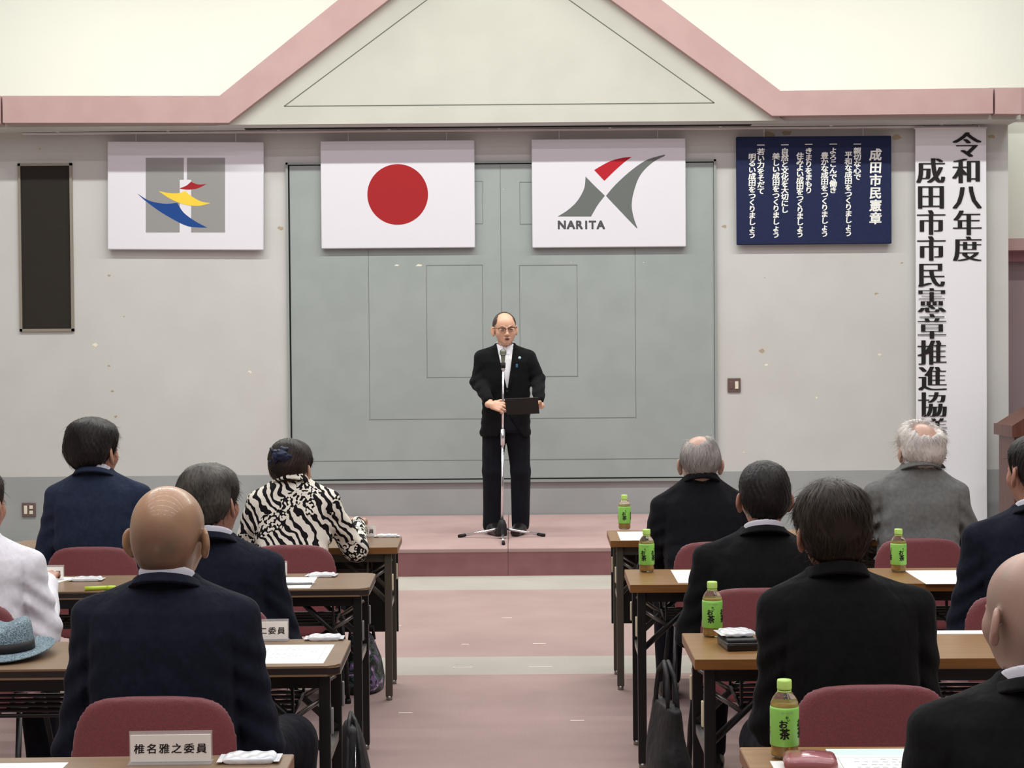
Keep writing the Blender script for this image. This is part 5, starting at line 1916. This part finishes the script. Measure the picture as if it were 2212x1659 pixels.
# lapels
for s in (-1, 1):
    m = MB()
    pts = []
    for t, wd in ((0, .004), (.25, .030), (.5, .046), (.72, .058), (.74, .040), (.95, .034)):
        z = zc + (nzs - .01 - zc) * t
        xi = nx * t - .012 * (1 - t) + s * (.004 + .060 * t)
        pts.append((xi, xi + s * wd, z, .136 - .070 * t ** 1.6))
    for a, b in zip(pts[:-1], pts[1:]):
        vs = [m.bm.verts.new(p) for p in ((a[0], a[3] + .004, a[2]), (a[1], a[3] - .012 * (a[1] - a[0]) * s / .05, a[2]), (b[1], b[3] - .012 * (b[1] - b[0]) * s / .05, b[2]), (b[0], b[3] + .004, b[2]))]
        m.bm.faces.new(vs)
    o = m.build('lapel', M['speaker_suit'], spk)
    sm = o.modifiers.new('Solidify', 'SOLIDIFY'); sm.thickness = .004
for z in (zc - .02, zc - .11):
    m = MB(); m.cyl((-.010, .130, z), (-.010, .139, z), .009); m.build('button', M['rubber'], spk)
pb1, pb2 = L_(1122.5, 773, SPD - .13), L_(1116.5, 790, SPD - .13)
m = MB(); m.lathe([(0, -.003), (.011, -.002), (.011, .002), (0, .003)], 14)
o = m.build('badge', M['pin_white'], spk); o.location = (pb1.x, .128, pb1.z); o.rotation_euler = (math.pi / 2, 0, 0)
m = MB(); m.box((pb2.x - .008, .128, pb2.z - .013), (pb2.x + .008, .136, pb2.z + .013), 0, .002); m.build('ribbon_pin', M['pin_blue'], spk)
# trousers and shoes
F = Field((-.30, -.2, .03), (.30, .22, 1.02), .007)
F.loft([.70, .80, .92, 1.0], [0] * 4, [.165, .180, .170, .160], [.115, .128, .118, .11], n=2.5, z0=.78, z1=.99)
for c, s in zip(legsS, (-1, 1)):
    F.chain([(c[0][0], 0, .84), (c[1][0], c[1][1], c[1][2]), (c[2][0], c[2][1], .07)], [.096, .076, .066], .02)
F.cutfn(lambda x, y, z: .035 - z + 0 * x + 0 * y, .004)
F.disp(lambda x, y, z: .004 * wob(x, y, z * .6, 28, 5) - .004 * np.exp(-(((np.abs(x) - .105) / .012) ** 2)) * (y > 0))
v, q = F.arrays(); quad_object('trousers', v, q, M['trousers'], spk)
put_shoe(spk, (-.105, .0, 0), -.25); put_shoe(spk, (.115, -.01, 0), .35)
# hair, brows, glasses
hv, hq = hair_arrays(cran, F0, 'slick', 40, bald=((0, .070, .075), (.066, .098, .055), .008), tousle=.3)
sv, sq, st = strands(hv, hq, 41, 300, length=.02, wild=.05, lift=.0008)
tn = np.concatenate([np.full(len(hv), .4), st])
hq = np.concatenate([hq, sq + len(hv)]); hv = np.concatenate([hv, sv])
Hn = np.array(Hm)
quad_object('hair', hv @ Hn[:3, :3].T + Hn[:3, 3], hq, H_SPK, spk, tone=tn)
def Ht(p): return Hm @ Vector(p)
for s in (-1, 1):
    m = MB(); m.tube([Ht((s * .017, .1010, .013)), Ht((s * .032, .0975, .0165)), Ht((s * .050, .085, .014))], [.0014, .0022, .0012], n=6); m.build('eyebrow', H_SPK, spk)
    m = MB(); m.tube([Ht((s * .019, .0925, -.009)), Ht((s * .031, .0945, -.0095)), Ht((s * .044, .0885, -.010))], [.0012, .0026, .0012], n=6); m.build('eye', M['rubber'], spk)
m = MB(); m.tube([Ht((-.016, .1015, -.0765)), Ht((0, .1035, -.0755)), Ht((.016, .1015, -.0765))], [.002, .0058, .002], n=6); m.build('mouth', mat('mouth_dark', (70, 30, 30), rough=.5), spk)
gl = MB()
for s in (-1, 1):
    ring = []
    for k in range(21):
        a = k * math.pi / 10
        cx_, sz_ = math.cos(a), math.sin(a)
        ux = math.copysign(abs(cx_) ** .7, cx_); uz = math.copysign(abs(sz_) ** .7, sz_)
        ring.append(Ht((s * (.0345 + .0250 * ux), .109 - .006 * (ux + 1), -.008 + .0150 * uz)))
    gl.tube(ring, [.0034 if 0 < k < 10 else .0009 for k in range(21)], n=6)
    gl.tube([Ht((s * .057, .098, .0)), Ht((s * .078, .07, .0)), Ht((s * .086, .0, -.004)), Ht((s * .085, -.02, -.016))], .0022, n=6)
gl.tube([Ht((-.010, .110, -.004)), Ht((0, .112, -.001)), Ht((.010, .110, -.004))], .0018, n=6)
gl.build('glasses', M['glass_frame'], spk)

# folder in his hands (a thing of its own)
fc = pd(1128, 877, SPD - .36)
fo = empty('folder', tuple(fc), 0.0, 'black open folder held by the man on the stage', 'folder')
fo.rotation_euler = (math.radians(-44), math.radians(-2), math.radians(-4))
for s in (-1, 1):
    m = MB(); m.box((-.122 if s < 0 else .004, -.088, -.004), (-.004 if s < 0 else .122, .088, .002), 0, .002); m.build('cover', M['rubber'], fo)
m = MB(); m.box((-.006, -.088, -.005), (.006, .088, .001)); m.build('spine', M['rubber'], fo)
m = MB(); m.box((-.114, -.080, .002), (.114, .080, .0032)); m.build('sheet', M['emblem_grey'], fo)

# microphone and chrome stand
MSY = 12.14
b = pz(1085, 1158, SH)
ms = empty('microphone_stand', (b.x, MSY, SH), 0, 'chrome microphone stand with three-legged base in front of the standing man', 'microphone stand')
def zz_at(py): return pd(1086, py, MSY).z - SH
x_top = pd(1087, 800, MSY).x - b.x
def xx(t): return x_top * t
zt_ = zz_at(797)
m = MB(); m.cyl((0, 0, .10), (xx(.55), 0, zz_at(962)), .0105, n=16); m.build('lower_tube', M['chrome'], ms)
m = MB(); m.cyl((xx(.55), 0, zz_at(962)), (xx(.62), 0, zz_at(927)), .0165, n=16); m.build('clutch', M['chrome'], ms)
m = MB(); m.cyl((xx(.62), 0, zz_at(927)), (xx(1), 0, zt_), .0085, n=16); m.build('upper_tube', M['chrome'], ms)
m = MB(); m.cyl((xx(.85), 0, zz_at(874)), (xx(.87), 0, zz_at(868)), .0115, n=16); m.build('collar', M['chrome'], ms)
m = MB(); m.lathe([(0, -.014), (.012, -.012), (.016, 0), (.012, .012), (0, .014)], 16, c=(xx(1), 0, zt_)); m.build('joint', M['chrome'], ms)
m = MB(); m.cyl((xx(1), 0, zt_ + .008), (xx(1), -.006, zt_ + .045), .017, .019, n=16); m.build('microphone_clip', M['rubber'], ms)
m = MB(); m.lathe([(.036, .02), (.038, .04), (.034, .10), (.022, .135), (.014, .14)], 20); m.build('hub', M['rubber'], ms)
for tgt in ((993, 1158), (1174, 1156), (1087.5, 1174)):
    q = pz(*tgt, SH + .012)
    e = Vector((q.x - b.x, q.y - MSY, .012))
    st_ = Vector((e.x, e.y, 0)).normalized() * .03 + Vector((0, 0, .070))
    m = MB(); m.cyl(st_, e, .0095, n=12); lg = m.build('leg', M['chrome'], ms)
    d = (e - st_).normalized()
    m = MB(); m.cyl(e - d * .045, e + d * .012, .0125, n=12); m.build('rubber_foot', M['rubber'], lg)
mic0 = Vector((b.x + xx(1), MSY - .004, SH + zt_ + .035))
mi = empty('microphone', tuple(mic0), 0, 'grey hand microphone clipped on top of the chrome stand', 'microphone')
Lm = pd(1087, 754, MSY).z - mic0.z
m = MB(); m.lathe([(.0, -.004), (.0125, -.003), (.0135, .02), (.0165, Lm - .055), (.018, Lm - .046)], 20); m.build('handle', M['mic_body'], mi)
m = MB(); m.lathe([(.018, Lm - .046), (.0235, Lm - .042), (.0250, Lm - .030), (.0235, Lm - .012), (.015, Lm - .002), (0, Lm)], 22); m.build('grille', M['mic_grille'], mi)
m = MB(); m.lathe([(.0238, Lm - .044), (.0258, Lm - .042), (.0258, Lm - .038), (.0238, Lm - .036)], 22); m.build('ring', M['mic_body'], mi)
